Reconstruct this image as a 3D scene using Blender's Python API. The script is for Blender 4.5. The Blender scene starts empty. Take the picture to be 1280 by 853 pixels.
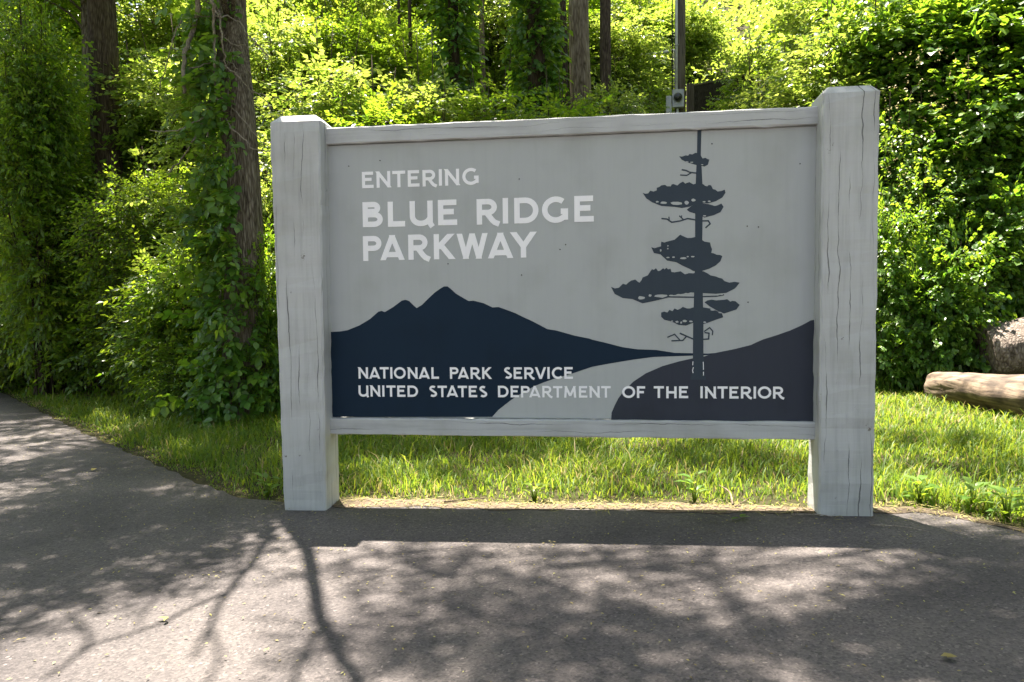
import bpy, bmesh, math, random
import numpy as np
from mathutils import Vector, Matrix

# ------------------------------------------------------------------ camera
S = bpy.context.scene
C = S.collection
F_PX, CAM = 926.24, np.array([1.9653, -5.0823, 1.45])
YAW, PITCH, ROLL = 0.1300, -0.0533, 0.0121


def rot3(yaw, pitch, roll):
    c, s = math.cos(yaw), math.sin(yaw)
    Rz = np.array([[c, -s, 0], [s, c, 0], [0, 0, 1]])
    c, s = math.cos(pitch), math.sin(pitch)
    Rx = np.array([[1, 0, 0], [0, c, -s], [0, s, c]])
    c, s = math.cos(roll), math.sin(roll)
    Ry = np.array([[c, 0, s], [0, 1, 0], [-s, 0, c]])
    return Rz @ Rx @ Ry


RC = rot3(YAW, PITCH, ROLL)              # columns: right, forward, up
cam_d = bpy.data.cameras.new('camera')
cam = bpy.data.objects.new('camera', cam_d)
C.objects.link(cam)
m = Matrix.Identity(4)
for i in range(3):
    m[i][0], m[i][1], m[i][2], m[i][3] = RC[i, 0], RC[i, 2], -RC[i, 1], CAM[i]
cam.matrix_world = m
cam_d.sensor_width = 36.0
cam_d.lens = 36.0 * F_PX / 1280.0
cam_d.clip_end = 2000
S.camera = cam

# ------------------------------------------------------------------ light
SUN_DIR = Vector((0.169, -0.283, -1.0)).normalized()      # the way the light travels
ELEV = math.asin(-SUN_DIR.z)
ROTZ = math.atan2(-SUN_DIR.x, -SUN_DIR.y)
W = bpy.data.worlds.new('World')
S.world = W
W.use_nodes = True
wn = W.node_tree.nodes
sky = wn.new('ShaderNodeTexSky')
sky.sky_type = 'NISHITA'
sky.sun_disc = False
sky.sun_elevation = ELEV
sky.sun_rotation = ROTZ
sky.air_density = 1.0
sky.dust_density = 2.0
wn['Background'].inputs['Strength'].default_value = 0.050
hs = wn.new('ShaderNodeHueSaturation')           # sky blue toned down as white balance, so shade looks neutral
hs.inputs['Saturation'].default_value = 0.62
W.node_tree.links.new(sky.outputs[0], hs.inputs['Color'])
W.node_tree.links.new(hs.outputs[0], wn['Background'].inputs[0])
sd = bpy.data.lights.new('sun', 'SUN')
sd.energy = 5.0
sd.angle = math.radians(0.53)
sd.color = (1.0, 0.90, 0.78)
sun = bpy.data.objects.new('sun', sd)
sun.rotation_euler = SUN_DIR.to_track_quat('-Z', 'Y').to_euler()
sun.location = (-4, 7, 24)
C.objects.link(sun)
S.view_settings.view_transform = 'Standard'
S.view_settings.look = 'None'
S.view_settings.gamma = 1.0
S.view_settings.use_curve_mapping = False
S.view_settings.exposure = 2.56
S.cycles.max_bounces = 7
S.cycles.diffuse_bounces = 4
S.cycles.glossy_bounces = 2
S.cycles.transmission_bounces = 4
S.cycles.sample_clamp_indirect = 6.0
S.cycles.caustics_reflective = False
S.cycles.caustics_refractive = False

rng = np.random.default_rng(7)
random.seed(7)


# ------------------------------------------------------------------ terrain and pixel helpers
def smooth(a, b, x):
    t = np.clip((np.asarray(x, float) - a) / (b - a), 0, 1)
    return t * t * (3 - 2 * t)


def gz(x, y):
    """ground height in metres"""
    x = np.asarray(x, float)
    y = np.asarray(y, float)
    base = 0.0148 * (np.clip(x, -22, 22) - 1.65)
    slope = 0.33 + 0.30 * smooth(-5, 3, x)
    y0 = 8.6 - 1.0 * smooth(2, 6, x) + 0.0 * y
    d = np.maximum(y - y0, 0)
    d = np.minimum(d, 60)
    hill = slope * (np.sqrt(d * d + 0.8) - math.sqrt(0.8))
    und = 0.35 * np.sin(x * 0.7 + 1) * np.sin(y * 0.5) * smooth(9, 14, y)
    return base + hill + und


def ray(px, py):
    d = RC @ np.array([(px - 640) / F_PX, 1.0, -(py - 426.5) / F_PX])
    return d


def G(px, py):
    """where the ray through a photo pixel meets the near ground plane"""
    d = ray(px, py)
    k = 0.0148
    t = (k * (CAM[0] - 1.65) - CAM[2]) / (d[2] - k * d[0])
    p = CAM + t * d
    return float(p[0]), float(p[1])


def onplane(px, py, y=0.0):
    d = ray(px, py)
    t = (y - CAM[1]) / d[1]
    p = CAM + t * d
    return np.array(p)


def at(px, py, depth):
    return CAM + ray(px, py) * depth


# ------------------------------------------------------------------ object helpers
def tag(o, label=None, cat=None, group=None, kind=None):
    if label:
        o['label'] = label
    if cat:
        o['category'] = cat
    if group:
        o['group'] = group
    if kind:
        o['kind'] = kind
    return o


def link(name, me, parent=None, loc=None, mats=()):
    o = bpy.data.objects.new(name, me)
    C.objects.link(o)
    if parent is not None:
        o.parent = parent
    if loc is not None:
        o.location = loc
    if me is not None and mats:
        for mm in mats:
            me.materials.append(mm)
    return o


def empty(name, loc=(0, 0, 0), rz=0.0):
    o = bpy.data.objects.new(name, None)
    C.objects.link(o)
    o.location = loc
    o.rotation_euler = (0, 0, rz)
    o.empty_display_size = 0.2
    return o


def mesh_np(name, V, T, rnd=None, mat=None, smooth_sh=False):
    """V (n,3), T (k,3 or k,4)"""
    me = bpy.data.meshes.new(name)
    V = np.ascontiguousarray(V, np.float32)
    T = np.ascontiguousarray(T, np.int32)
    k, c = T.shape
    me.vertices.add(len(V))
    me.vertices.foreach_set('co', V.ravel())
    me.loops.add(k * c)
    me.loops.foreach_set('vertex_index', T.ravel())
    me.polygons.add(k)
    me.polygons.foreach_set('loop_start', np.arange(0, k * c, c, dtype=np.int32))
    if mat is not None:
        me.polygons.foreach_set('material_index', np.ascontiguousarray(mat, np.int32))
    if smooth_sh:
        me.polygons.foreach_set('use_smooth', np.ones(k, bool))
    if rnd is not None:
        a = me.attributes.new('rnd', 'FLOAT', 'POINT')
        a.data.foreach_set('value', np.ascontiguousarray(rnd, np.float32))
    me.update(calc_edges=True)
    return me


class Bag:
    """collects vertices and triangles"""
    def __init__(self):
        self.v, self.t, self.r, self.m, self.n = [], [], [], [], 0

    def add(self, V, T, r=0.5, mat=0):
        V = np.asarray(V, float)
        T = np.asarray(T, int)
        if T.shape[1] == 4:
            T = np.concatenate([T[:, [0, 1, 2]], T[:, [0, 2, 3]]])
        self.v.append(V)
        self.t.append(T + self.n)
        self.r.append(np.broadcast_to(np.asarray(r, float), (len(V),)))
        self.m.append(np.broadcast_to(np.asarray(mat, int), (len(T),)))
        self.n += len(V)

    def arrays(self):
        return (np.concatenate(self.v), np.concatenate(self.t), np.concatenate(self.r), np.concatenate(self.m))

    def mesh(self, name, smooth_sh=False):
        v, t, r, mm = self.arrays()
        return mesh_np(name, v, t, r, mm, smooth_sh)


def tube(pts, rad, n=8, cap=True, wob=None):
    """tapered tube along a polyline -> verts, quads/tris as tris"""
    P = np.asarray(pts, float)
    k = len(P)
    rad = np.broadcast_to(np.asarray(rad, float), (k,))
    tang = np.gradient(P, axis=0)
    tang /= np.linalg.norm(tang, axis=1)[:, None] + 1e-9
    ref = np.array([0.31, 0.95, 0.05]) if abs(tang[:, 2]).mean() > 0.6 else np.array([0.02, 0.05, 1.0])
    a = np.cross(tang, ref)
    a /= np.linalg.norm(a, axis=1)[:, None] + 1e-9
    b = np.cross(tang, a)
    th = np.arange(n) * 2 * math.pi / n
    rr = rad[:, None] * np.ones((1, n))
    if wob is not None:
        rr = rr * wob(np.arange(k)[:, None], th[None, :])
    V = P[:, None, :] + rr[..., None] * (np.cos(th)[None, :, None] * a[:, None, :] + np.sin(th)[None, :, None] * b[:, None, :])
    V = V.reshape(-1, 3)
    T = []
    i = np.arange(k - 1)[:, None] * n
    j = np.arange(n)[None, :]
    j2 = (j + 1) % n
    q = np.stack([i + j, i + j2, i + n + j2, i + n + j], -1).reshape(-1, 4)
    T = np.concatenate([q[:, [0, 1, 2]], q[:, [0, 2, 3]]])
    if cap:
        V = np.concatenate([V, P[[0]], P[[-1]]])
        c0, c1 = k * n, k * n + 1
        jj = np.arange(n)
        T = np.concatenate([T, np.stack([np.full(n, c0), (jj + 1) % n, jj], -1),
                            np.stack([np.full(n, c1), (k - 1) * n + jj, (k - 1) * n + (jj + 1) % n], -1)])
    return V, T


def curve_pts(ctrl, n=16):
    """Catmull-Rom through control points"""
    P = np.asarray(ctrl, float)
    P = np.concatenate([[2 * P[0] - P[1]], P, [2 * P[-1] - P[-2]]])
    out = []
    k = len(P) - 3
    for s in range(k):
        p0, p1, p2, p3 = P[s:s + 4]
        for u in np.linspace(0, 1, max(2, n // k), endpoint=False):
            out.append(0.5 * ((2 * p1) + (-p0 + p2) * u + (2 * p0 - 5 * p1 + 4 * p2 - p3) * u * u + (-p0 + 3 * p1 - 3 * p2 + p3) * u ** 3))
    out.append(P[-2])
    return np.array(out)


# ------------------------------------------------------------------ materials
def new_mat(name):
    mt = bpy.data.materials.new(name)
    mt.use_nodes = True
    nt = mt.node_tree
    return mt, nt, nt.nodes, nt.links, nt.nodes['Principled BSDF']


def ramp(nodes, stops, interp='LINEAR'):
    r = nodes.new('ShaderNodeValToRGB')
    r.color_ramp.interpolation = interp
    e = r.color_ramp.elements
    while len(e) < len(stops):
        e.new(0.5)
    for q, (p, c) in zip(e, stops):
        q.position = p
        q.color = (*c, 1) if len(c) == 3 else c
    return r


def leaf_mat(name, cols, trans, tf=0.42, rough=0.42, spec=0.45):
    mt, nt, N, L, bs = new_mat(name)
    at_ = N.new('ShaderNodeAttribute')
    at_.attribute_name = 'rnd'
    rp = ramp(N, cols)
    L.new(at_.outputs['Fac'], rp.inputs[0])
    rt = ramp(N, trans)
    L.new(at_.outputs['Fac'], rt.inputs[0])
    oi = N.new('ShaderNodeObjectInfo')
    hs = N.new('ShaderNodeHueSaturation')
    mr = N.new('ShaderNodeMapRange')
    mr.inputs[3].default_value = 0.8
    mr.inputs[4].default_value = 1.2
    L.new(oi.outputs['Random'], mr.inputs[0])
    L.new(mr.outputs[0], hs.inputs['Value'])
    L.new(rp.outputs[0], hs.inputs['Color'])
    L.new(hs.outputs[0], bs.inputs['Base Color'])
    bs.inputs['Roughness'].default_value = rough
    bs.inputs['Specular IOR Level'].default_value = spec
    tr = N.new('ShaderNodeBsdfTranslucent')
    L.new(rt.outputs[0], tr.inputs[0])
    mx = N.new('ShaderNodeMixShader')
    mx.inputs[0].default_value = tf
    L.new(bs.outputs[0], mx.inputs[1])
    L.new(tr.outputs[0], mx.inputs[2])
    L.new(mx.outputs[0], N['Material Output'].inputs[0])
    return mt


M = {}
M['leaf_shrub'] = leaf_mat('leaf_shrub', [(0, (.036, .090, .010)), (.6, (.074, .148, .014)), (1, (.13, .20, .022))],
                           [(0, (.22, .42, .015)), (1, (.50, .64, .04))], tf=.46, rough=.38)
M['leaf_bright'] = leaf_mat('leaf_bright', [(0, (.055, .11, .012)), (.6, (.095, .165, .018)), (1, (.15, .22, .03))],
                            [(0, (.27, .43, .03)), (1, (.52, .60, .10))], tf=.48, rough=.36, spec=.55)
M['leaf_ivy'] = leaf_mat('leaf_ivy', [(0, (.036, .10, .014)), (.7, (.075, .17, .024)), (1, (.12, .21, .03))],
                         [(0, (.18, .38, .02)), (1, (.4, .56, .03))], tf=.4, rough=.34, spec=.5)
M['leaf_round'] = leaf_mat('leaf_round', [(0, (.045, .115, .018)), (.65, (.085, .18, .028)), (1, (.15, .235, .045))],
                           [(0, (.2, .42, .02)), (1, (.46, .62, .04))], tf=.44, rough=.38, spec=.5)
M['leaf_crown'] = leaf_mat('leaf_crown', [(0, (.035, .09, .012)), (1, (.095, .165, .02))],
                           [(0, (.28, .48, .02)), (1, (.52, .66, .04))], tf=.5, rough=.38)
M['grass'] = leaf_mat('grass', [(0, (.04, .098, .010)), (.55, (.085, .155, .012)), (.86, (.14, .19, .022)), (.93, (.30, .25, .11)), (1, (.36, .30, .15))],
                      [(0, (.19, .34, .02)), (.85, (.44, .47, .05)), (.93, (.4, .33, .12)), (1, (.4, .33, .12))], tf=.42, rough=.5, spec=.25)
M['dead_leaf'] = leaf_mat('dead_leaf', [(0, (.05, .028, .016)), (.6, (.13, .08, .045)), (1, (.24, .17, .10))],
                          [(0, (.08, .04, .02)), (1, (.2, .12, .05))], tf=.2, rough=.7)
M['bits'] = leaf_mat('bits', [(0, (.12, .09, .04)), (.5, (.30, .25, .08)), (1, (.34, .34, .12))],
                     [(0, (.1, .08, .03)), (1, (.25, .25, .06))], tf=.2, rough=.7)
M['blossom'] = leaf_mat('blossom', [(0, (.55, .42, .14)), (1, (.68, .62, .40))], [(0, (.5, .4, .15)), (1, (.6, .5, .3))], tf=.3, rough=.6)


def bark_mat(name, c0, c1, c2, sc=9.0, stretch=.16, bump=.6):
    mt, nt, N, L, bs = new_mat(name)
    tc = N.new('ShaderNodeTexCoord')
    mp = N.new('ShaderNodeMapping')
    mp.inputs['Scale'].default_value = (1, 1, stretch)
    L.new(tc.outputs['Object'], mp.inputs[0])
    n1 = N.new('ShaderNodeTexNoise')
    n1.inputs['Scale'].default_value = sc
    n1.inputs['Detail'].default_value = 8
    n1.inputs['Roughness'].default_value = .62
    n1.inputs['Distortion'].default_value = .6
    L.new(mp.outputs[0], n1.inputs['Vector'])
    v1 = N.new('ShaderNodeTexVoronoi')
    v1.feature = 'DISTANCE_TO_EDGE'
    v1.inputs['Scale'].default_value = sc * 1.7
    L.new(mp.outputs[0], v1.inputs['Vector'])
    mul = N.new('ShaderNodeMath')
    mul.operation = 'MULTIPLY_ADD'
    mul.inputs[1].default_value = .9
    L.new(v1.outputs['Distance'], mul.inputs[0])
    L.new(n1.outputs['Fac'], mul.inputs[2])
    rp = ramp(N, [(.36, c0), (.6, c1), (.9, c2)])
    L.new(mul.outputs[0], rp.inputs[0])
    L.new(rp.outputs[0], bs.inputs['Base Color'])
    bs.inputs['Roughness'].default_value = .9
    bs.inputs['Specular IOR Level'].default_value = .15
    bp = N.new('ShaderNodeBump')
    bp.inputs['Strength'].default_value = bump
    bp.inputs['Distance'].default_value = .03
    L.new(mul.outputs[0], bp.inputs['Height'])
    L.new(bp.outputs[0], bs.inputs['Normal'])
    return mt


M['bark'] = bark_mat('bark', (.03, .023, .017), (.12, .096, .072), (.25, .215, .175), sc=22, stretch=.12, bump=.9)
M['bark_dark'] = bark_mat('bark_dark', (.018, .013, .010), (.06, .044, .032), (.12, .094, .072), sc=20, stretch=.12)
M['bark_tan'] = bark_mat('bark_tan', (.06, .045, .03), (.17, .13, .095), (.27, .22, .17))
M['twig'] = bark_mat('twig', (.05, .038, .028), (.11, .085, .06), (.17, .135, .10), sc=30)
M['dead_vine'] = bark_mat('dead_vine', (.12, .10, .08), (.25, .215, .175), (.36, .32, .27), sc=30)
M['log_bark'] = bark_mat('log_bark', (.05, .04, .033), (.165, .136, .115), (.30, .26, .225), sc=16, stretch=.45, bump=1.0)
M['pole_wood'] = bark_mat('pole_wood', (.05, .042, .034), (.11, .092, .075), (.16, .14, .115), sc=20, stretch=.05, bump=.3)
M['dark_board'] = bark_mat('dark_board', (.012, .01, .009), (.03, .025, .022), (.05, .042, .037), sc=12, stretch=.3, bump=.3)


def log_mat():
    mt, nt, N, L, bs = new_mat('bare_wood')
    tc = N.new('ShaderNodeTexCoord')
    mp = N.new('ShaderNodeMapping')
    mp.inputs['Scale'].default_value = (.12, 1, 1)
    L.new(tc.outputs['Object'], mp.inputs[0])
    n1 = N.new('ShaderNodeTexNoise')
    n1.inputs['Scale'].default_value = 22
    n1.inputs['Detail'].default_value = 8
    n1.inputs['Distortion'].default_value = .5
    L.new(mp.outputs[0], n1.inputs['Vector'])
    n2 = N.new('ShaderNodeTexNoise')
    n2.inputs['Scale'].default_value = 3.5
    n2.inputs['Detail'].default_value = 5
    L.new(tc.outputs['Object'], n2.inputs['Vector'])
    r1 = ramp(N, [(.3, (.045, .032, .024)), (.47, (.15, .112, .08)), (.66, (.25, .195, .145))])
    L.new(n1.outputs['Fac'], r1.inputs[0])
    r2 = ramp(N, [(.40, (.16, .12, .09)), (.54, (.9, .85, .8)), (.8, (1, 1, 1))])
    L.new(n2.outputs['Fac'], r2.inputs[0])
    mx = N.new('ShaderNodeMixRGB')
    mx.blend_type = 'MULTIPLY'
    mx.inputs[0].default_value = .75
    L.new(r1.outputs[0], mx.inputs[1])
    L.new(r2.outputs[0], mx.inputs[2])
    L.new(mx.outputs[0], bs.inputs['Base Color'])
    bs.inputs['Roughness'].default_value = .75
    bp = N.new('ShaderNodeBump')
    bp.inputs['Strength'].default_value = .5
    bp.inputs['Distance'].default_value = .015
    L.new(n1.outputs['Fac'], bp.inputs['Height'])
    L.new(bp.outputs[0], bs.inputs['Normal'])
    return mt


M['bare_wood'] = log_mat()


def asphalt_mat():
    mt, nt, N, L, bs = new_mat('asphalt')
    tc = N.new('ShaderNodeTexCoord')
    big = N.new('ShaderNodeTexNoise')
    big.inputs['Scale'].default_value = .9
    big.inputs['Detail'].default_value = 6
    L.new(tc.outputs['Object'], big.inputs['Vector'])
    fine = N.new('ShaderNodeTexVoronoi')
    fine.inputs['Scale'].default_value = 85
    L.new(tc.outputs['Object'], fine.inputs['Vector'])
    fin2 = N.new('ShaderNodeTexNoise')
    fin2.inputs['Scale'].default_value = 110
    fin2.inputs['Detail'].default_value = 6
    fin2.inputs['Roughness'].default_value = .75
    L.new(tc.outputs['Object'], fin2.inputs['Vector'])
    r1 = ramp(N, [(.3, (.064, .058, .060)), (.5, (.103, .093, .092)), (.72, (.134, .120, .115))])
    L.new(big.outputs['Fac'], r1.inputs[0])
    r2 = ramp(N, [(.0, (.35, .35, .36)), (.42, (.82, .82, .82)), (.82, (1.1, 1.08, 1.06)), (.92, (1.6, 1.55, 1.5)), (1, (3.0, 2.9, 2.7))])
    L.new(fine.outputs['Color'], r2.inputs[0])
    r3 = ramp(N, [(.3, (.62, .62, .62)), (.6, (1.1, 1.1, 1.1)), (.8, (1.5, 1.45, 1.4))])
    L.new(fin2.outputs['Fac'], r3.inputs[0])
    m1 = N.new('ShaderNodeMixRGB')
    m1.blend_type = 'MULTIPLY'
    m1.inputs[0].default_value = .8
    L.new(r1.outputs[0], m1.inputs[1])
    L.new(r2.outputs[0], m1.inputs[2])
    m2 = N.new('ShaderNodeMixRGB')
    m2.blend_type = 'MULTIPLY'
    m2.inputs[0].default_value = .8
    L.new(m1.outputs[0], m2.inputs[1])
    L.new(r3.outputs[0], m2.inputs[2])
    L.new(m2.outputs[0], bs.inputs['Base Color'])
    bs.inputs['Roughness'].default_value = .82
    bs.inputs['Specular IOR Level'].default_value = .3
    bp = N.new('ShaderNodeBump')
    bp.inputs['Strength'].default_value = .7
    bp.inputs['Distance'].default_value = .006
    add = N.new('ShaderNodeMath')
    add.operation = 'ADD'
    L.new(fine.outputs['Distance'], add.inputs[0])
    L.new(fin2.outputs['Fac'], add.inputs[1])
    L.new(add.outputs[0], bp.inputs['Height'])
    L.new(bp.outputs[0], bs.inputs['Normal'])
    return mt


M['asphalt'] = asphalt_mat()


def soil_mat(name, a, b, c, sc=14):
    mt, nt, N, L, bs = new_mat(name)
    tc = N.new('ShaderNodeTexCoord')
    n1 = N.new('ShaderNodeTexNoise')
    n1.inputs['Scale'].default_value = sc
    n1.inputs['Detail'].default_value = 10
    n1.inputs['Roughness'].default_value = .7
    L.new(tc.outputs['Object'], n1.inputs['Vector'])
    r = ramp(N, [(.3, a), (.52, b), (.75, c)])
    L.new(n1.outputs['Fac'], r.inputs[0])
    L.new(r.outputs[0], bs.inputs['Base Color'])
    bs.inputs['Roughness'].default_value = .95
    bs.inputs['Specular IOR Level'].default_value = .1
    bp = N.new('ShaderNodeBump')
    bp.inputs['Strength'].default_value = .8
    bp.inputs['Distance'].default_value = .03
    L.new(n1.outputs['Fac'], bp.inputs['Height'])
    L.new(bp.outputs[0], bs.inputs['Normal'])
    return mt


M['soil'] = soil_mat('soil', (.02, .022, .010), (.045, .042, .020), (.085, .068, .04))
M['dirt'] = soil_mat('dirt', (.06, .046, .034), (.15, .118, .086), (.26, .21, .155), sc=46)


def paint_mat(name, col, grain=1.0, dirt=.5, vert=True, crack=.0):
    """weathered painted timber: saw marks, checks, grime and chipped spots"""
    mt, nt, N, L, bs = new_mat(name)
    tc = N.new('ShaderNodeTexCoord')
    mp = N.new('ShaderNodeMapping')
    mp.inputs['Scale'].default_value = (1, 1, .05) if vert else (.05, 1, 1)
    L.new(tc.outputs['Object'], mp.inputs[0])
    n1 = N.new('ShaderNodeTexNoise')
    n1.inputs['Scale'].default_value = 26
    n1.inputs['Detail'].default_value = 6
    n1.inputs['Roughness'].default_value = .65
    L.new(mp.outputs[0], n1.inputs['Vector'])
    n2 = N.new('ShaderNodeTexNoise')
    n2.inputs['Scale'].default_value = 2.6
    n2.inputs['Detail'].default_value = 7
    L.new(tc.outputs['Object'], n2.inputs['Vector'])
    c = np.array(col)
    r1 = ramp(N, [(.25, tuple(c * (1 - .2 * grain))), (.5, tuple(c)), (.8, tuple(np.minimum(c * (1 + .08 * grain), 1)))])
    L.new(n1.outputs['Fac'], r1.inputs[0])
    r2 = ramp(N, [(.30, (.66, .65, .61)), (.5, (1, 1, 1))])
    L.new(n2.outputs['Fac'], r2.inputs[0])
    mx = N.new('ShaderNodeMixRGB')
    mx.blend_type = 'MULTIPLY'
    mx.inputs[0].default_value = dirt
    L.new(r1.outputs[0], mx.inputs[1])
    L.new(r2.outputs[0], mx.inputs[2])
    last = mx.outputs[0]
    hgt = n1.outputs['Fac']
    if crack > 0:
        def mth(op, a, b=None, c_=None):
            q = N.new('ShaderNodeMath')
            q.operation = op
            for k_, v_ in enumerate((a, b, c_)):
                if v_ is None:
                    continue
                if isinstance(v_, (int, float)):
                    q.inputs[k_].default_value = v_
                else:
                    L.new(v_, q.inputs[k_])
            return q.outputs[0]
        sp = N.new('ShaderNodeSeparateXYZ')
        L.new(tc.outputs['Object'], sp.inputs[0])
        X_, Y_, Z_ = sp.outputs
        along, across = (Z_, X_) if vert else (X_, Z_)
        cb = N.new('ShaderNodeCombineXYZ')
        L.new(mth('MULTIPLY', along, 1.4), cb.inputs[2])
        L.new(mth('MULTIPLY', across, 2.0), cb.inputs[0])
        n3 = N.new('ShaderNodeTexNoise')
        n3.inputs['Scale'].default_value = 1.0
        n3.inputs['Detail'].default_value = 6
        n3.inputs['Roughness'].default_value = .55
        L.new(cb.outputs[0], n3.inputs['Vector'])
        fr = 15.0 if vert else 20.0
        u_ = mth('MULTIPLY', mth('MULTIPLY_ADD', n3.outputs['Fac'], .11, mth('ADD', across, mth('MULTIPLY', Y_, .8))), fr)
        cell = mth('FLOOR', u_)
        band = mth('ABSOLUTE', mth('SUBTRACT', mth('FRACT', u_), .5))
        cb2 = N.new('ShaderNodeCombineXYZ')
        L.new(mth('MULTIPLY', cell, 7.31), cb2.inputs[0])
        L.new(mth('MULTIPLY', along, 1.7 if vert else 1.1), cb2.inputs[2])
        n4 = N.new('ShaderNodeTexNoise')
        n4.inputs['Scale'].default_value = 1.0
        n4.inputs['Detail'].default_value = 3
        L.new(cb2.outputs[0], n4.inputs['Vector'])
        # each check opens towards its middle and closes at its ends
        wd = mth('MULTIPLY', mth('MAXIMUM', mth('SUBTRACT', n4.outputs['Fac'], .50), 0.0), crack)
        rc_ = mth('SUBTRACT', 1.0, mth('MINIMUM', mth('DIVIDE', band, mth('ADD', wd, .0005)), 1.0))
        cr_ = mth('MINIMUM', mth('MULTIPLY', rc_, 2.2), .92)
        mm = N.new('ShaderNodeMath')
        mm.operation = 'MULTIPLY'
        L.new(cr_, mm.inputs[0])
        mm.inputs[1].default_value = 1.0
        m4 = N.new('ShaderNodeMixRGB')
        L.new(mm.outputs[0], m4.inputs[0])
        L.new(last, m4.inputs[1])
        m4.inputs[2].default_value = (*tuple(c * .28), 1)
        last = m4.outputs[0]
        sub = N.new('ShaderNodeMath')
        sub.operation = 'MULTIPLY_ADD'
        sub.inputs[1].default_value = -1.5
        L.new(mm.outputs[0], sub.inputs[0])
        L.new(n1.outputs['Fac'], sub.inputs[2])
        ms = N.new('ShaderNodeMapping')           # saw marks across the timber
        ms.inputs['Scale'].default_value = (3, 3, 70) if vert else (70, 3, 3)
        L.new(tc.outputs['Object'], ms.inputs[0])
        wv = N.new('ShaderNodeTexNoise')
        wv.inputs['Scale'].default_value = 1.0
        wv.inputs['Detail'].default_value = 3
        L.new(ms.outputs[0], wv.inputs['Vector'])
        ad = N.new('ShaderNodeMath')
        ad.operation = 'MULTIPLY_ADD'
        ad.inputs[1].default_value = .5
        L.new(wv.outputs['Fac'], ad.inputs[0])
        L.new(sub.outputs[0], ad.inputs[2])
        hgt = ad.outputs[0]
        # chips down to bare wood
        n5 = N.new('ShaderNodeTexNoise')
        n5.inputs['Scale'].default_value = 11
        n5.inputs['Detail'].default_value = 8
        n5.inputs['Roughness'].default_value = .75
        L.new(mp.outputs[0] if not vert else tc.outputs['Object'], n5.inputs['Vector'])
        r5 = ramp(N, [(.655, (0, 0, 0)), (.70, (1, 1, 1))])
        L.new(n5.outputs['Fac'], r5.inputs[0])
        m5 = N.new('ShaderNodeMixRGB')
        L.new(r5.outputs[0], m5.inputs[0])
        L.new(last, m5.inputs[1])
        m5.inputs[2].default_value = (.16, .145, .125, 1)
        last = m5.outputs[0]
    L.new(last, bs.inputs['Base Color'])
    bs.inputs['Roughness'].default_value = .65
    bs.inputs['Specular IOR Level'].default_value = .35 if crack else .18
    bp = N.new('ShaderNodeBump')
    bp.inputs['Strength'].default_value = .45 if crack else .12
    bp.inputs['Distance'].default_value = .006
    L.new(hgt, bp.inputs['Height'])
    L.new(bp.outputs[0], bs.inputs['Normal'])
    return mt


M['post_paint'] = paint_mat('post_paint', (.475, .487, .482), crack=.42)
M['rail_paint'] = paint_mat('rail_paint', (.475, .487, .482), vert=False, crack=.30)
M['panel_paint'] = paint_mat('panel_paint', (.428, .449, .443), dirt=.3, grain=.25)
M['navy_paint'] = paint_mat('navy_paint', (.007, .021, .041), dirt=.5, grain=.25)
M['hill_paint'] = paint_mat('hill_paint', (.040, .046, .062), dirt=.6, grain=.25)
M['slate_paint'] = paint_mat('slate_paint', (.042, .057, .074), dirt=.4, grain=.25)
M['white_paint'] = paint_mat('white_paint', (.93, .925, .93), dirt=.15, grain=.25)


def flat_mat(name, col, rough=.5, metal=0.0):
    mt, nt, N, L, bs = new_mat(name)
    tc = N.new('ShaderNodeTexCoord')
    n1 = N.new('ShaderNodeTexNoise')
    n1.inputs['Scale'].default_value = 8
    n1.inputs['Detail'].default_value = 6
    L.new(tc.outputs['Object'], n1.inputs['Vector'])
    c = np.array(col)
    r = ramp(N, [(.3, tuple(c * .8)), (.7, tuple(np.minimum(c * 1.15, 1)))])
    L.new(n1.outputs['Fac'], r.inputs[0])
    L.new(r.outputs[0], bs.inputs['Base Color'])
    bs.inputs['Roughness'].default_value = rough
    bs.inputs['Metallic'].default_value = metal
    return mt


M['conduit'] = flat_mat('conduit', (.62, .64, .66), .35)
M['grey_metal'] = flat_mat('grey_metal', (.38, .39, .40), .45, .3)
M['black_glass'] = flat_mat('black_glass', (.03, .032, .035), .15)
M['galvanised'] = flat_mat('galvanised', (.30, .31, .30), .6, .1)

# ------------------------------------------------------------------ ground, path, verge
EDGE_PX = [(0, 491), (44, 513), (70, 526), (103, 543), (144, 561), (184, 578), (227, 598), (262, 613), (306, 626), (352, 632),
           (432, 634), (560, 637), (700, 638.5), (850, 641), (1010, 645), (1096, 641), (1140, 642), (1190, 649), (1238, 660), (1280, 670)]
EDGE = [G(*q) for q in EDGE_PX]
dl = np.array(EDGE[0]) - np.array(EDGE[2])
EDGE = [(EDGE[0][0] - 12, EDGE[0][1] + 7.0), (EDGE[0][0] - 3, EDGE[0][1] + 2.3)] + EDGE + [(EDGE[-1][0] + 1.2, EDGE[-1][1] - .75), (EDGE[-1][0] + 5, EDGE[-1][1] - 4.2), (22, -14)]
EX = np.array([e[0] for e in EDGE])
EY = np.array([e[1] for e in EDGE])


def edge_y(x):
    return np.interp(x, EX, EY)


def build_ground():
    xs = np.concatenate([np.linspace(-90, -14, 20), np.linspace(-13, 15, 90), np.linspace(16, 90, 20)])
    ys = np.concatenate([np.linspace(-60, -4, 15), np.linspace(-3, 24, 90), np.linspace(25, 90, 30)])
    X, Y = np.meshgrid(xs, ys)
    Z = gz(X, Y)
    Z += rng.normal(0, .01, Z.shape) * (Y > edge_y(X) + .6)
    n, k = X.shape
    V = np.stack([X, Y, Z], -1).reshape(-1, 3)
    i = np.arange(n - 1)[:, None] * k + np.arange(k - 1)[None, :]
    T = np.stack([i, i + 1, i + k + 1, i + k], -1).reshape(-1, 4)
    me = mesh_np('ground', V, T, smooth_sh=True)
    tag(link('ground', me, mats=[M['soil']]), kind='structure')


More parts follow.
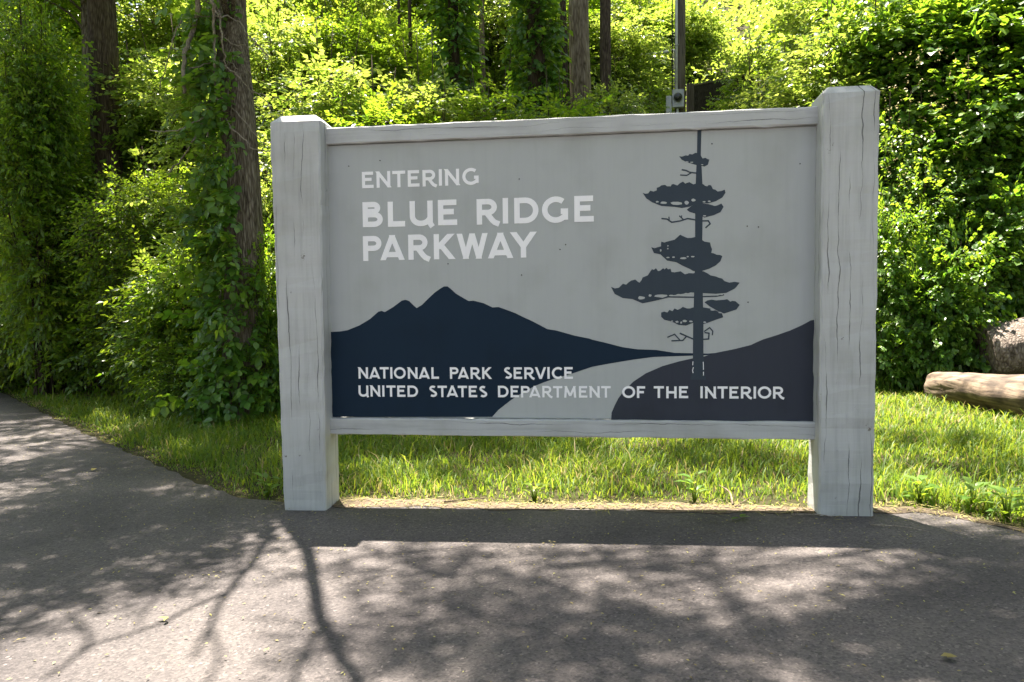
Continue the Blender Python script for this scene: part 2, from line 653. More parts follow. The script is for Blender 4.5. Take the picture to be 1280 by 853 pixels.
build_ground()


def build_path():
    xs = np.concatenate([np.linspace(-20, -9, 14)[:-1], np.linspace(-9, 6, 260), np.linspace(6, 22, 20)[1:]])
    ye = edge_y(xs) + .018 * np.sin(xs * 9.1) + .014 * np.sin(xs * 23.7 + 1) + rng.normal(0, .008, len(xs))
    rows = []
    for f in (0, .0, .02, .08, .25, .6, 1.0):
        y = ye * (1 - f) + (-26) * f
        z = gz(xs, np.zeros_like(xs)) + .02
        if len(rows) == 0:
            z = z - .03
            y = ye + .012
        rows.append(np.stack([xs, y, z], -1))
    V = np.concatenate(rows)
    k = len(xs)
    i = np.arange(len(rows) - 1)[:, None] * k + np.arange(k - 1)[None, :]
    T = np.stack([i, i + k, i + k + 1, i + 1], -1).reshape(-1, 4)
    me = mesh_np('asphalt_path', V, T)
    tag(link('asphalt_path', me, mats=[M['asphalt']]), kind='structure')
    # strip of dry sandy dirt along the edge below and right of the sign
    xs = np.linspace(-.05, 6.0, 200)
    w0 = .06 + .04 * np.sin(xs * 3.1) + .02 * np.sin(xs * 11)
    lo = edge_y(xs) - .05 - .03 * np.sin(xs * 5.3 + 1) - .02 * np.sin(xs * 17)
    hi = edge_y(xs) + w0 + .12
    hi = np.where(xs > 3.7, edge_y(xs) + .12 + .03 * np.sin(xs * 8), hi)
    rows = []
    for f, dz in ((0, .0235), (.12, .0245), (.3, .027), (.7, .028), (1, .008)):
        y = lo * (1 - f) + hi * f
        rows.append(np.stack([xs, y, gz(xs, y) + dz], -1))
    V = np.concatenate(rows)
    k = len(xs)
    i = np.arange(len(rows) - 1)[:, None] * k + np.arange(k - 1)[None, :]
    T = np.stack([i, i + 1, i + k + 1, i + k], -1).reshape(-1, 4)
    me = mesh_np('dirt_verge', V, T)
    tag(link('dirt_verge', me, mats=[M['dirt']]), kind='structure')


build_path()

# ------------------------------------------------------------------ the sign
PW, ZB, ZT = 3.3125, .6402, 2.5623
sign = empty('entrance_sign', (1.65, 0, 0))
tag(sign, 'large grey timber sign with two thick posts, white lettering, mountains and a lone pine', 'sign')


def child(name, me, parent, mats):
    o = link(name, me, parent, mats=mats)
    return o


def local(V, origin):
    return np.asarray(V, float) - np.asarray(origin, float)


SO = np.array([1.65, 0, 0])


def post(xb0, xb1, xt0, xt1, y0, y1, zt, ch_x, ch_z, seed):
    r = np.random.default_rng(seed)
    xm = (xb0 + xb1) / 2
    zb = float(gz(xm, 0)) - .05
    bm = bmesh.new()
    nz, nx, ny = 40, 6, 5
    grid = {}

    def ring(z, f, inset=0.0):
        a = xb0 * (1 - f) + xt0 * f + inset
        b = xb1 * (1 - f) + xt1 * f - inset
        c, d = y0 + inset, y1 - inset
        pts = []
        e = .012                       # slightly rounded arrises
        per = [(a + e, c), (b - e, c), (b, c + e), (b, d - e), (b - e, d), (a + e, d), (a, d - e), (a, c + e)]
        for (x, y) in per:
            j = .0022 if inset == 0 else .001
            pts.append(bm.verts.new((x + r.normal(0, j) - SO[0], y + r.normal(0, j), z)))
        return pts
    zs = np.linspace(zb, zt, nz)
    rings = [ring(z, (z - zb) / (zt - zb)) for z in zs]
    rings.append(ring(zt + ch_z, 1.0, ch_x))
    for a, b in zip(rings[:-1], rings[1:]):
        for i in range(8):
            j = (i + 1) % 8
            bm.faces.new((a[i], a[j], b[j], b[i]))
    bm.faces.new(rings[-1])
    me = bpy.data.meshes.new('post')
    bm.to_mesh(me)
    bm.free()
    return child('post', me, sign, [M['post_paint']])


post(-.326, -.016, -.350, .010, -.15, .12, 2.705, .05, .05, 1)
post(3.302, 3.640, 3.304, 3.646, -.15, .12, 2.73, .038, .045, 2)


def beam(name, x0, x1, y0, y1, z0, z1, mat, seed=3, n=40, j=.002):
    r = np.random.default_rng(seed)
    bm = bmesh.new()
    rings = []
    e = .006
    for x in np.linspace(x0, x1, n):
        per = [(y0, z0 + e), (y0 + e, z0), (y1 - e, z0), (y1, z0 + e), (y1, z1 - e), (y1 - e, z1), (y0 + e, z1), (y0, z1 - e)]
        rings.append([bm.verts.new((x - SO[0], y + r.normal(0, j * .5), z + r.normal(0, j))) for y, z in per])
    for a, b in zip(rings[:-1], rings[1:]):
        for i in range(8):
            k = (i + 1) % 8
            bm.faces.new((a[i], b[i], b[k], a[k]))
    bm.faces.new(rings[0])
    bm.faces.new(rings[-1][::-1])
    bmesh.ops.recalc_face_normals(bm, faces=bm.faces[:])
    me = bpy.data.meshes.new(name)
    bm.to_mesh(me)
    bm.free()
    return child(name, me, sign, [mat])


zr = lambda px, py, y: float(onplane(px, py, y)[2])
beam('top_rail', -.008, PW + .004, -.035, .075, ZT + .004, ZT + .116, M['rail_paint'], 3)
beam('bottom_rail', -.020, PW + .004, -.045, .075, ZB - .122, ZB - .006, M['rail_paint'], 4)
panel = beam('panel', -.012, PW + .004, 0.0, .03, ZB - .004, ZT + .002, M['panel_paint'], 5, n=8, j=.0003)


# --- emblem: polygons traced on the panel plane
def pan(pts):
    return [(float(q[0]), float(q[2])) for q in (onplane(x, y, 0.0) for x, y in pts)]


class Flat:
    """flat cut shapes lying on the panel, each a hair above the last"""
    def __init__(self):
        self.bm = bmesh.new()
        self.k = 0

    def poly(self, pts, lift=0.0):
        y = -.0010 - lift - .00003 * self.k
        self.k += 1
        vs = [self.bm.verts.new((x - SO[0], y, z)) for x, z in pts]
        f = self.bm.faces.new(vs)
        f.normal_update()
        bmesh.ops.triangulate(self.bm, faces=[f], ngon_method='EAR_CLIP')

    def stroke(self, pts, w, lift=0.0):
        P = np.asarray(pts, float)
        k = len(P)
        w = np.broadcast_to(np.asarray(w, float), (k,))
        d = np.diff(P, axis=0)
        d /= np.linalg.norm(d, axis=1)[:, None] + 1e-9
        nrm = np.stack([-d[:, 1], d[:, 0]], 1)
        L_, R_ = [], []
        for i in range(k):
            if i == 0:
                n = nrm[0]
            elif i == k - 1:
                n = nrm[-1]
            else:
                n = nrm[i - 1] + nrm[i]
                n = n / (np.dot(n, n) + 1e-9) * 2
                ln = np.linalg.norm(n)
                if ln > 1.8:
                    n = n / ln * 1.8
            L_.append(P[i] + n * w[i] / 2)
            R_.append(P[i] - n * w[i] / 2)
        y = -.0010 - lift - .00003 * self.k
        self.k += 1
        lv = [self.bm.verts.new((p[0] - SO[0], y, p[1])) for p in L_]
        rv = [self.bm.verts.new((p[0] - SO[0], y, p[1])) for p in R_]
        for i in range(k - 1):
            self.bm.faces.new((lv[i], rv[i], rv[i + 1], lv[i + 1]))

    def bar(self, p, q, w, lo, hi, lift=0.0):
        """slanting bar with its ends cut level at lo and hi"""
        p, q = np.array(p, float), np.array(q, float)
        d = (q - p) / np.linalg.norm(q - p)
        n = np.array([-d[1], d[0]]) * w / 2
        p, q = p - d * w * .9 * (min(p[1], q[1]) < lo + w * .4 or p[1] > hi - w * .4) * (p[1] < lo + w * .4 or p[1] > hi - w * .4), q + d * w * .9 * (q[1] < lo + w * .4 or q[1] > hi - w * .4)
        P = [p + n, p - n, q - n, q + n]
        for lim, sg in ((lo, 1), (hi, -1)):
            out = []
            for a, b in zip(P, P[1:] + P[:1]):
                fa, fb = (a[1] - lim) * sg, (b[1] - lim) * sg
                if fa >= 0:
                    out.append(a)
                if fa * fb < 0:
                    out.append(a + (b - a) * fa / (fa - fb))
            P = out
        self.poly([tuple(v) for v in P], lift)

    def done(self, name, mat, parent=None):
        bmesh.ops.recalc_face_normals(self.bm, faces=self.bm.faces[:])
        me = bpy.data.meshes.new(name)
        self.bm.to_mesh(me)
        self.bm.free()
        return child(name, me, parent or panel, [mat])


z4 = lambda L: [(400 + x / 3.765, 350 + y / 3.765) for x, y in L]
z3 = lambda L: [(740 + x / 3.877, 320 + y / 3.877) for x, y in L]
z2 = lambda L: [(740 + x / 4.267, 130 + y / 4.267) for x, y in L]

mount = z4([(50, 245), (95, 243), (130, 237), (185, 215), (235, 185), (275, 150), (290, 146), (305, 152), (345, 128), (385, 98), (402, 94), (420, 100),
            (440, 120), (455, 133), (480, 118), (510, 88), (540, 60), (565, 42), (585, 31), (600, 31), (615, 42), (640, 65), (670, 83), (700, 100), (722, 98),
            (770, 110), (812, 130), (840, 128), (880, 142), (920, 157), (960, 177), (1000, 195), (1070, 232), (1110, 238), (1200, 263), (1270, 277)]) + \
    z3([(0, 406), (60, 420), (150, 443), (220, 453), (310, 456), (400, 470), (480, 472), (560, 474), (600, 471), (560, 481), (480, 484), (300, 490), (200, 503),
        (80, 523), (0, 538)]) + z4([(1190, 440), (1110, 463), (1060, 480), (1010, 500), (950, 533), (900, 565), (840, 612), (810, 645), (50, 645)])
f = Flat()
f.poly(pan(mount))
f.done('mountain_emblem', M['navy_paint'])
hill = z3([(93, 800), (95, 760), (110, 725), (128, 690), (150, 660), (200, 610), (260, 570), (340, 535), (420, 512), (488, 497), (540, 489), (575, 477),
           (600, 470), (690, 452), (770, 432), (800, 418), (830, 405), (900, 383), (960, 362), (1020, 335), (1060, 313), (1086, 309), (1086, 805)])
f = Flat()
f.poly(pan(hill), .0002)
f.done('hill_emblem', M['hill_paint'])

tr_e = Flat()
trunk = z2([(562, 130), (584, 130), (580, 270), (584, 330), (589, 425), (590, 590), (588, 730)]) + z3([(535, 80), (538, 240), (540, 330), (540, 470), (545, 560), (552, 600),
        (476, 600), (488, 560), (489, 470), (490, 330), (494, 200), (497, 80)]) + z2([(550, 715), (550, 600), (553, 425), (557, 330), (560, 260)])
tr_e.poly(pan(trunk), .0004)
cl = []
cl.append(z2([(465, 280), (480, 282), (500, 275), (512, 277), (520, 268), (535, 270), (550, 262), (572, 262), (590, 292), (605, 288), (614, 294), (626, 298), (618, 325), (600, 335), (585, 332),
              (560, 328), (540, 322), (500, 310), (478, 298)]))
cl.append(z2([(270, 475), (285, 480), (300, 478), (310, 463), (328, 468), (345, 462), (345, 448), (358, 444), (370, 435), (390, 432), (400, 440), (420, 440), (425, 430), (435, 428), (455, 436), (468, 424), (485, 415), (498, 426), (505, 422),
              (520, 418), (540, 430), (560, 424), (592, 428), (604, 438), (615, 440), (622, 433), (635, 435), (645, 455), (658, 458), (670, 468), (690, 465), (708, 458), (712, 475), (695, 500), (660, 520), (620, 531),
              (580, 532), (540, 540), (520, 549), (480, 556), (440, 550), (370, 545), (320, 525), (290, 505)]))
cl.append(z2([(505, 565), (530, 545), (560, 530), (620, 535), (655, 545), (668, 542), (690, 532), (702, 550), (685, 578), (650, 594), (600, 607), (560, 588), (520, 577)]))
cl.append(z2([(316, 765), (335, 770), (350, 765), (368, 760), (368, 745), (370, 735), (385, 740), (400, 735), (440, 725), (455, 712), (470, 698), (490, 708), (510, 716), (530, 715), (560, 708), (600, 735), (630, 740), (634, 760), (640, 775), (636, 795),
              (650, 798), (665, 805), (682, 806), (695, 812), (685, 840), (660, 862), (625, 880), (585, 892), (540, 892), (520, 880), (480, 862), (450, 845), (400, 836), (365, 803), (330, 796)]))
cl.append(z3([(92, 150), (110, 158), (130, 155), (140, 145), (150, 135), (165, 140), (178, 128), (190, 120), (210, 115), (220, 124), (230, 130), (240, 118), (245, 105), (258, 100), (270, 95), (280, 80), (290, 65), (300, 68), (310, 60), (320, 74),
              (330, 72), (345, 60), (352, 66), (360, 58), (370, 66), (380, 62), (385, 78), (400, 80), (430, 75), (450, 90), (470, 84), (490, 85), (540, 75), (560, 85), (575, 95), (600, 100), (614, 106), (630, 110), (642, 122), (650, 125), (665, 130), (690, 126),
              (716, 130), (700, 150), (690, 160), (650, 180), (600, 184), (540, 181), (490, 178), (440, 184), (400, 190), (370, 197), (330, 212), (280, 222), (240, 226), (200, 210), (150, 205), (110, 185)]))
cl.append(z3([(545, 225), (560, 216), (580, 212), (600, 216), (640, 213), (655, 210), (670, 222), (680, 218), (695, 220), (716, 238), (700, 260), (670, 270), (640, 280), (610, 268), (570, 245)]))
cl.append(z3([(335, 275), (350, 270), (365, 275), (375, 262), (390, 268), (400, 255), (415, 262), (430, 255), (440, 247), (460, 255), (475, 255), (490, 250), (540, 250), (570, 255), (600, 265), (630, 280), (636, 298), (600, 310), (560, 325),
              (530, 333), (490, 325), (455, 338), (420, 335), (385, 318), (350, 310), (335, 295)]))
for c in cl:
    tr_e.poly(pan(c), .0004)


def tw(L, conv, w):
    tr_e.stroke(pan(conv(L)), w, .0004)


u = .0046        # one photo pixel on the panel, about
for L, w in [([(556, 370), (520, 365), (500, 355), (478, 352)], 2.0), ([(530, 368), (505, 382), (470, 380)], 1.8),
             ([(556, 620), (510, 612), (470, 625), (425, 632), (400, 615), (370, 612)], 2.1), ([(488, 618), (465, 597)], 1.7), ([(412, 622), (410, 602)], 1.6), ([(478, 610), (478, 595)], 1.4),
             ([(586, 625), (620, 624), (630, 640), (605, 662)], 2.0)]:
    tw(L, z2, w * u)
for L, w in [([(200, 208), (245, 227), (300, 216), (370, 199), (495, 201)], 2.0), ([(536, 198), (600, 196), (640, 189)], 1.8),
             ([(494, 405), (455, 388), (425, 375)], 2.2), ([(458, 390), (440, 410), (385, 412)], 2.0), ([(425, 407), (400, 380), (365, 395)], 1.8),
             ([(538, 405), (565, 403), (567, 375), (545, 372)], 2.0), ([(543, 367), (570, 348), (585, 365), (583, 385)], 1.8)]:
    tw(L, z3, w * u)
tree_part = tr_e.done('pine_emblem', M['slate_paint'])

hl = Flat()


def ell(cx, cy, rx, ry, conv, n=9):
    r = np.random.default_rng(int(cx * 7 + cy))
    pts = [(cx + rx * math.cos(a) * r.uniform(.8, 1.15), cy + ry * math.sin(a) * r.uniform(.75, 1.15)) for a in np.linspace(0, 2 * math.pi, n, endpoint=False)]
    hl.poly(pan(conv(pts)), .0014)


for e in [(380, 528, 18, 7), (348, 523, 8, 4.5), (450, 531, 34, 8), (505, 527, 13, 10), (541, 514, 11, 8), (598, 523, 9, 4), (625, 520, 8, 4),
          (506, 310, 9, 3), (532, 312, 9, 3), (588, 325, 6, 3), (600, 598, 8, 4), (366, 782, 5, 7), (405, 758, 4, 4), (404, 773, 4, 4), (405, 820, 9, 4), (435, 818, 8, 4),
          (487, 824, 18, 6), (537, 815, 10, 4), (510, 815, 6, 4)]:
    ell(*e, z2)
for e in [(240, 204, 19, 9), (335, 194, 32, 9), (282, 192, 8, 6), (385, 192, 13, 4), (420, 189, 12, 4), (455, 184, 10, 4), (480, 181, 9, 4), (555, 189, 11, 3.4), (582, 189, 9, 3.2), (606, 190, 9, 3), (628, 188, 7, 2.5),
          (545, 240, 5, 7), (585, 262, 14, 4), (620, 275, 9, 3), (412, 320, 8, 5), (450, 316, 11, 6), (480, 318, 9, 5), (432, 324, 5, 6), (546, 322, 8, 4), (388, 316, 5, 3)]:
    ell(*e, z3)
hl.done('pine_gap', M['panel_paint'], panel)['kind'] = 'stuff'
wt = Flat()
for L in ([(489, 512), (488, 530)], [(491, 540), (487, 556), (490, 568)], [(539, 514), (540, 552)], [(540, 562), (540, 580)]):
    wt.stroke(pan(z3(L)), .0045, .0014)
wt.done('paint_tick', M['white_paint'], panel)['kind'] = 'stuff'


# --- lettering
def arc(cx, cy, rx, ry, a0, a1, n=14):
    return [(cx + rx * math.cos(math.radians(a)), cy + ry * math.sin(math.radians(a))) for a in np.linspace(a0, a1, n)]


def glyph(ch, t):
    """strokes (centre lines, cap height 1) and width; t is the stroke weight"""
    h = t / 2
    if ch == 'E':
        return .72, [[(h, 0), (h, 1)], [(t * .9, 1 - h), (.70, 1 - h)], [(t * .9, .53), (.60, .53)], [(t * .9, h), (.72, h)]]
    if ch == 'F':
        return .66, [[(h, 0), (h, 1)], [(t * .9, 1 - h), (.66, 1 - h)], [(t * .9, .50), (.56, .50)]]
    if ch == 'L':
        return .66, [[(h, 0), (h, 1)], [(t * .9, h), (.66, h)]]
    if ch == 'I':
        return t, [[(h, 0), (h, 1)]]
    if ch == 'T':
        return .80, [[(.40, 0), (.40, 1)], [(0, 1 - h), (.80, 1 - h)]]
    if ch == 'H':
        return .82, [[(h, 0), (h, 1)], [(.82 - h, 0), (.82 - h, 1)], [(t * .9, .5), (.82 - t * .9, .5)]]
    if ch == 'N':
        return .86, [[(h, 0), (h, 1)], [(.86 - h, 0), (.86 - h, 1)], [(h * 1.05, .93), (.86 - h * 1.05, .07)]]
    if ch == 'M':
        return 1.12, [[(h + .04, 0), (h + .12, 1)], [(1.08 - h, 0), (1.0 - h, 1)], [(.14 + h * .6, .94), (.56, .16), (.98 - h * .6, .94)]]
    if ch == 'V':
        return .95, [[(h, 1), (.475, .0), (.95 - h, 1)]]
    if ch == 'W':
        return 1.22, [[(h, 1), (.36, .04)], [(.34, .0), (.61, .98)], [(.61, .98), (.88, .0)], [(.86, .04), (1.22 - h, 1)]]
    if ch == 'A':
        return .98, [[(h, 0), (.49, .96)], [(.98 - h, 0), (.49, .96)], [(.20, .22), (.78, .22)]]
    if ch == 'Y':
        return 1.0, [[(h, 1), (.5, .44)], [(1 - h, 1), (.5, .44)], [(.5, 0), (.5, .52)]]
    if ch == 'K':
        return .84, [[(h, 0), (h, 1)], [(.80 - h, 1), (t * .8, .46)], [(t * 1.2, .60), (.84 - h * .9, -.02)]]
    if ch == 'D':
        return .92, [[(h, 0), (h, 1)], [(t * .9, 1 - h)] + arc(.42, .5, .50 - h, .5 - h, 90, -90) + [(t * .9, h)]]
    if ch == 'P':
        return .76, [[(h, 0), (h, 1)], [(t * .9, 1 - h)] + arc(.44, .70, .32 - h, .30 - h, 90, -90) + [(t * .9, .40 + h)]]
    if ch == 'R':
        return .86, [[(h, 0), (h, 1)], [(t * .9, 1 - h)] + arc(.44, .68, .34 - h, .32 - h, 90, -90) + [(t * .9, .36 + h)], [(.38, .46), (.60, .16), (.68, .08), (.86, .00)]]
    if ch == 'B':
        return .78, [[(h, 0), (h, 1)], [(t * .9, 1 - h)] + arc(.42, .755, .27 - h, .245 - h, 90, -90) + [(t * .9, .51 + h)],
                     [(t * .9, .60 - h)] + arc(.44, .30, .34 - h, .30 - h, 90, -90) + [(t * .9, h)]]
    if ch == 'U':
        return .88, [[(h, 1), (h, .40)] + arc(.41, .40, .41 - h, .40 - h, 180, 270, 9)[1:] + arc(.44, .40, .44 - h, .40 - h, 270, 345, 8), [(.88 - h, 1), (.88 - h, .10), (.90 - h * .4, -.04)]]
    if ch == 'O':
        return 1.06, [arc(.53, .5, .53 - h, .51 - h, 0, 360, 30)]
    if ch == 'C':
        return .86, [arc(.53, .5, .53 - h, .51 - h, 48, 312, 24)]
    if ch == 'G':
        return .98, [arc(.52, .5, .52 - h, .51 - h, 50, 318, 26), [(.98 - h, .10), (.98 - h, .54)], [(.70, .54 - h), (.98 - t * .8, .54 - h)]]
    if ch == 'S':
        pts = arc(.32, .745, .27 - h * .6, .255 - h, 40, 235, 12) + arc(.34, .275, .30 - h * .6, .275 - h, 62, -140, 14)
        return .64, [pts]
    raise KeyError(ch)


KERN = {'PA': -.06, 'AR': .15, 'KW': .07, 'WA': .0, 'AY': -.10, 'AT': -.02, 'TA': -.02, 'LU': .17, 'NA': .10, 'AL': .14, 'RV': .04, 'VI': .10, 'OR': .13, 'IO': .13,
        'DG': .12, 'ID': .22, 'GE': .22, 'RI': .13, 'TE': .14, 'NT': .12, 'OF': .13, 'AK': .16, 'TI': .13, 'RT': .06, 'TM': .10, 'ST': .09, 'RK': .16}


def word(text, x0, x1, z0, capz, t):
    """every letter is a flat cut shape of its own"""
    gl = [glyph(c, t) for c in text]
    gaps = [KERN.get(text[i:i + 2], .18) for i in range(len(text) - 1)] + [0]
    sx = (x1 - x0) / (sum(g[0] for g in gl) + sum(gaps))
    x = x0
    r = np.random.default_rng(len(text) * 31 + int(x0 * 100))
    for ch, (w, strokes), gp in zip(text, gl, gaps):
        fl = Flat()
        jz = r.normal(0, .006) * capz
        for st in strokes:
            P = [(x + px * sx, z0 + jz + py * capz) for px, py in st]
            wd = t * (sx * .4 + capz * .6)
            if ch in 'AVWYKMN':
                for a, b in zip(P[:-1], P[1:]):
                    fl.bar(a, b, wd, z0 + jz, z0 + jz + capz, .0016)
            else:
                fl.stroke(P, wd, .0016)
        fl.done('letter', M['white_paint'], panel)
        x += (w + gp) * sx


def textline(words, t):
    """words: (text, left px, right px, baseline py, cap py)"""
    z0 = np.mean([onplane(xl, yb)[2] for _, xl, _, yb, _ in words])
    zc = np.mean([onplane(xl, yt)[2] for _, xl, _, _, yt in words])
    for (tx, xl, xr, yb, yt) in words:
        word(tx, float(onplane(xl, yb)[0]), float(onplane(xr, yb)[0]), z0, zc - z0, t)


textline([('ENTERING', 452.8, 598.6, 235.8, 215.3)], .195)
textline([('BLUE', 453.6, 571.8, 284.6, 253.2), ('RIDGE', 596.0, 742.3, 281.0, 249.2)], .215)
textline([('PARKWAY', 454.2, 670.8, 326.4, 295.2)], .215)
textline([('NATIONAL', 448.4, 548.8, 473.2, 459.0), ('PARK', 562.6, 614.8, 473.6, 459.3), ('SERVICE', 630.2, 716.2, 474.2, 459.4)], .195)
textline([('UNITED', 448.4, 522.8, 495.6, 481.5), ('STATES', 536.8, 608.6, 496.0, 481.6), ('DEPARTMENT', 622.6, 763.4, 496.6, 482.0),
          ('OF', 777.6, 806.4, 498.0, 483.4), ('THE', 817.2, 860.2, 498.0, 483.3), ('INTERIOR', 875.4, 980.0, 498.4, 483.8)], .195)

# nail heads and dents in the panel face
for px, py in [(475, 201), (649, 224), (707, 306), (652, 344), (700, 312), (934, 283), (948, 284), (436, 208), (1000, 205), (935, 378), (890, 180), (560, 330)]:
    q = onplane(px, py)
    V, T = tube([(q[0] - SO[0], -.001, q[2]), (q[0] - SO[0], -.004, q[2])], [.0042, .0035], 8)
    link('nail_head', mesh_np('nail_head', V, T), panel, mats=[M['dark_board']])

# ------------------------------------------------------------------ foliage kit
def leaf_tpl(L, w, detail=False, fold=.22, droop=.12):
    if not detail:
        V = [(0, 0, 0), (.45, .5 * w, 0), (1, 0, 0), (.45, -.5 * w, 0), (.45, 0, 0)]
        T = [(0, 1, 4), (0, 4, 3), (4, 1, 2), (4, 2, 3)]
    else:
        V = [(0, 0, 0), (.22, .40 * w, 0), (.58, .50 * w, 0), (1, 0, 0), (.58, -.50 * w, 0), (.22, -.40 * w, 0), (.28, 0, 0), (.64, 0, 0)]
        T = [(0, 1, 6), (6, 1, 2), (6, 2, 7), (7, 2, 3), (0, 6, 5), (6, 4, 5), (6, 7, 4), (7, 3, 4)]
    V = np.array(V, float)
    V[:, 2] = fold * np.abs(V[:, 1]) - droop * V[:, 0] ** 2
    return V * L, np.array(T)


def basis(x, up):
    """rows: orthonormal frames with first axis x, third near up; vectorised"""
    x = x / (np.linalg.norm(x, axis=-1, keepdims=True) + 1e-9)
    y = np.cross(up, x)
    y /= np.linalg.norm(y, axis=-1, keepdims=True) + 1e-9
    z = np.cross(x, y)
    return np.stack([x, y, z], -2)       # (..., 3 axes, 3)


def place(tplV, tplT, B, s, t):
    """instances of a template: B (n,3,3) rows are axes, s (n,), t (n,3)"""
    n = len(t)
    V = np.einsum('vi,nij->nvj', tplV, B) * s[:, None, None] + t[:, None, :]
    T = tplT[None] + (np.arange(n) * len(tplV))[:, None, None]
    return V.reshape(-1, 3), T.reshape(-1, 3)


def spray_tpl(r, L, n, leaf, w, detail=False, opp=False, twig=True, tri=False):
    """a twig along +x with leaves set on both sides"""
    b = Bag()
    lv, lt = leaf_tpl(1.0, w, detail)
    bend = r.uniform(-.25, .35)
    side = r.uniform(-.2, .2)

    def pt(u):
        return np.array([u * L, side * L * u * u, -bend * L * u * u])
    if twig:
        P = np.array([pt(u) for u in (0, .5, 1)])
        V, T = tube(P, [.0035, .0025, .0012], 3, cap=False)
        b.add(V, T, .5, 1)
    for k in range(n):
        u = (k + .7) / n
        s = 1 if k % 2 else -1
        o = pt(u)
        ang = s * math.radians(r.uniform(32, 68)) if k < n - 1 else r.uniform(-.2, .2)
        for q in ((0,) if not tri else (0, -1, 1)):
            a2 = ang + q * .95
            d = np.array([math.cos(a2), math.sin(a2), r.uniform(-.45, .2)])
            up = np.array([r.normal(0, .38), r.normal(0, .38), 1.0])
            B = basis(d[None], up[None])[0]
            sc = leaf * r.uniform(.6, 1.15) * (.75 if tri and q else 1)
            oo = o if not tri else o + np.array([math.cos(ang), math.sin(ang), 0]) * leaf * .55
            V = lv @ B * sc + oo
            b.add(V, lt, r.uniform(0, 1), 0)
    return b.arrays()


def scatter_sprays(tpls, pos, dirs, scale, r, upj=.35, rnd_shift=None):
    """place random spray templates at positions along directions -> Bag"""
    b = Bag()
    n = len(pos)
    which = r.integers(0, len(tpls), n)
    up = np.array([0, 0, 1.0]) + r.normal(0, upj, (n, 3))
    B = basis(dirs, up)
    for k, (v, t, rr, mm) in enumerate(tpls):
        idx = np.where(which == k)[0]
        if len(idx) == 0:
            continue
        V, T = place(v, t, B[idx], scale[idx], pos[idx])
        sh = r.normal(0, .16, len(idx))
        if rnd_shift is not None:
            sh = sh + rnd_shift[idx]
        R_ = np.clip((rr[None, :] * .75 + .12 + sh[:, None]), 0, 1).ravel()
        b.add(V, T, R_, np.tile(mm, len(idx)))
    return b


rt = np.random.default_rng(11)
TPL_SMALL = [spray_tpl(rt, rt.uniform(.36, .54), int(rt.integers(9, 13)), .088, .52) for _ in range(8)]
TPL_MED = [spray_tpl(rt, rt.uniform(.42, .62), int(rt.integers(8, 12)), .12, .5) for _ in range(8)]
TPL_ROUND = [spray_tpl(rt, rt.uniform(.34, .5), int(rt.integers(5, 7)), .12, .86, True, tri=True) for _ in range(6)]
TPL_HONEY = [spray_tpl(rt, rt.uniform(.3, .5), int(rt.integers(9, 13)), .092, .62, True) for _ in range(6)]
TPL_CROWN = [spray_tpl(rt, rt.uniform(.45, .7), int(rt.integers(8, 11)), .155, .55) for _ in range(6)]
TPL_IVY = [spray_tpl(rt, rt.uniform(.2, .34), int(rt.integers(4, 7)), .125, .66, True) for _ in range(8)]


def lobe_points(r, lobes, per_m2, shell=(.62, 1.0)):
    """points in the outer shell of ellipsoid lobes, with outward directions"""
    P, D = [], []
    for (c, rad) in lobes:
        c, rad = np.array(c, float), np.array(rad, float)
        area = 4 * math.pi * (np.prod(rad) ** (2 / 3))
        n = int(area * per_m2)
        d = r.normal(0, 1, (n, 3))
        d /= np.linalg.norm(d, axis=1)[:, None]
        f = r.uniform(shell[0], shell[1], n) ** .8
        P.append(c + d * rad * f[:, None])
        D.append(d)
    return np.concatenate(P), np.concatenate(D)


def shrub_mesh(name, seed, width, height, tpls, per_m2, droop=.0, nl=9, arch=False):
    r = np.random.default_rng(seed)
    lobes = []
    for k in range(nl):
        a = r.uniform(0, 2 * math.pi)
        hz = r.uniform(.22, .84)
        rr = width * .5 * (.62 if hz < .6 else .42) * math.sqrt(r.uniform(0, 1))
        rad = width * r.uniform(.18, .30)
        lobes.append(((rr * math.cos(a), rr * math.sin(a), height * hz), (rad, rad, rad * r.uniform(.75, 1.25))))
    lobes.append(((0, 0, height * .35), (width * .40, width * .40, height * .34)))
    P, D = lobe_points(r, lobes, per_m2)
    keep = P[:, 2] > .05
    P, D = P[keep], D[keep]
    d2 = D + r.normal(0, .45, D.shape)
    d2[:, 2] = d2[:, 2] * .42 - .12 - droop
    b = scatter_sprays(tpls, P, d2, r.uniform(.75, 1.25, len(P)), r)
    fol = b.mesh(name + '_foliage')
    st = Bag()
    for k, (c, rad) in enumerate(lobes):
        base = np.array([r.normal(0, .1), r.normal(0, .1), -.25])
        c = np.array(c)
        mid = base * .5 + c * .5 + np.array([r.normal(0, .12), r.normal(0, .12), -.1])
        pts = curve_pts([base, mid, c, c + (c - mid) * .6], 9)
        V, T = tube(pts, np.linspace(.028, .006, len(pts)), 5)
        st.add(V, T)
        for q in range(4):
            u = r.normal(0, 1, 3)
            u /= np.linalg.norm(u)
            e = c + u * np.array(rad) * .85
            pts = curve_pts([mid * .35 + c * .65, (c + e) / 2 + r.normal(0, .06, 3), e], 6)
            V, T = tube(pts, np.linspace(.012, .004, len(pts)), 4)
            st.add(V, T)
    stm = st.mesh(name + '_stems', True)
    return fol, stm


KIND = {'a': ('leaf_shrub', 21, TPL_SMALL, 40), 'b': ('leaf_shrub', 22, TPL_MED, 26), 'c': ('leaf_bright', 23, TPL_MED, 25),
        'd': ('leaf_round', 24, TPL_ROUND, 19), 'e': ('leaf_round', 25, TPL_HONEY, 28)}
SHRUB = {}


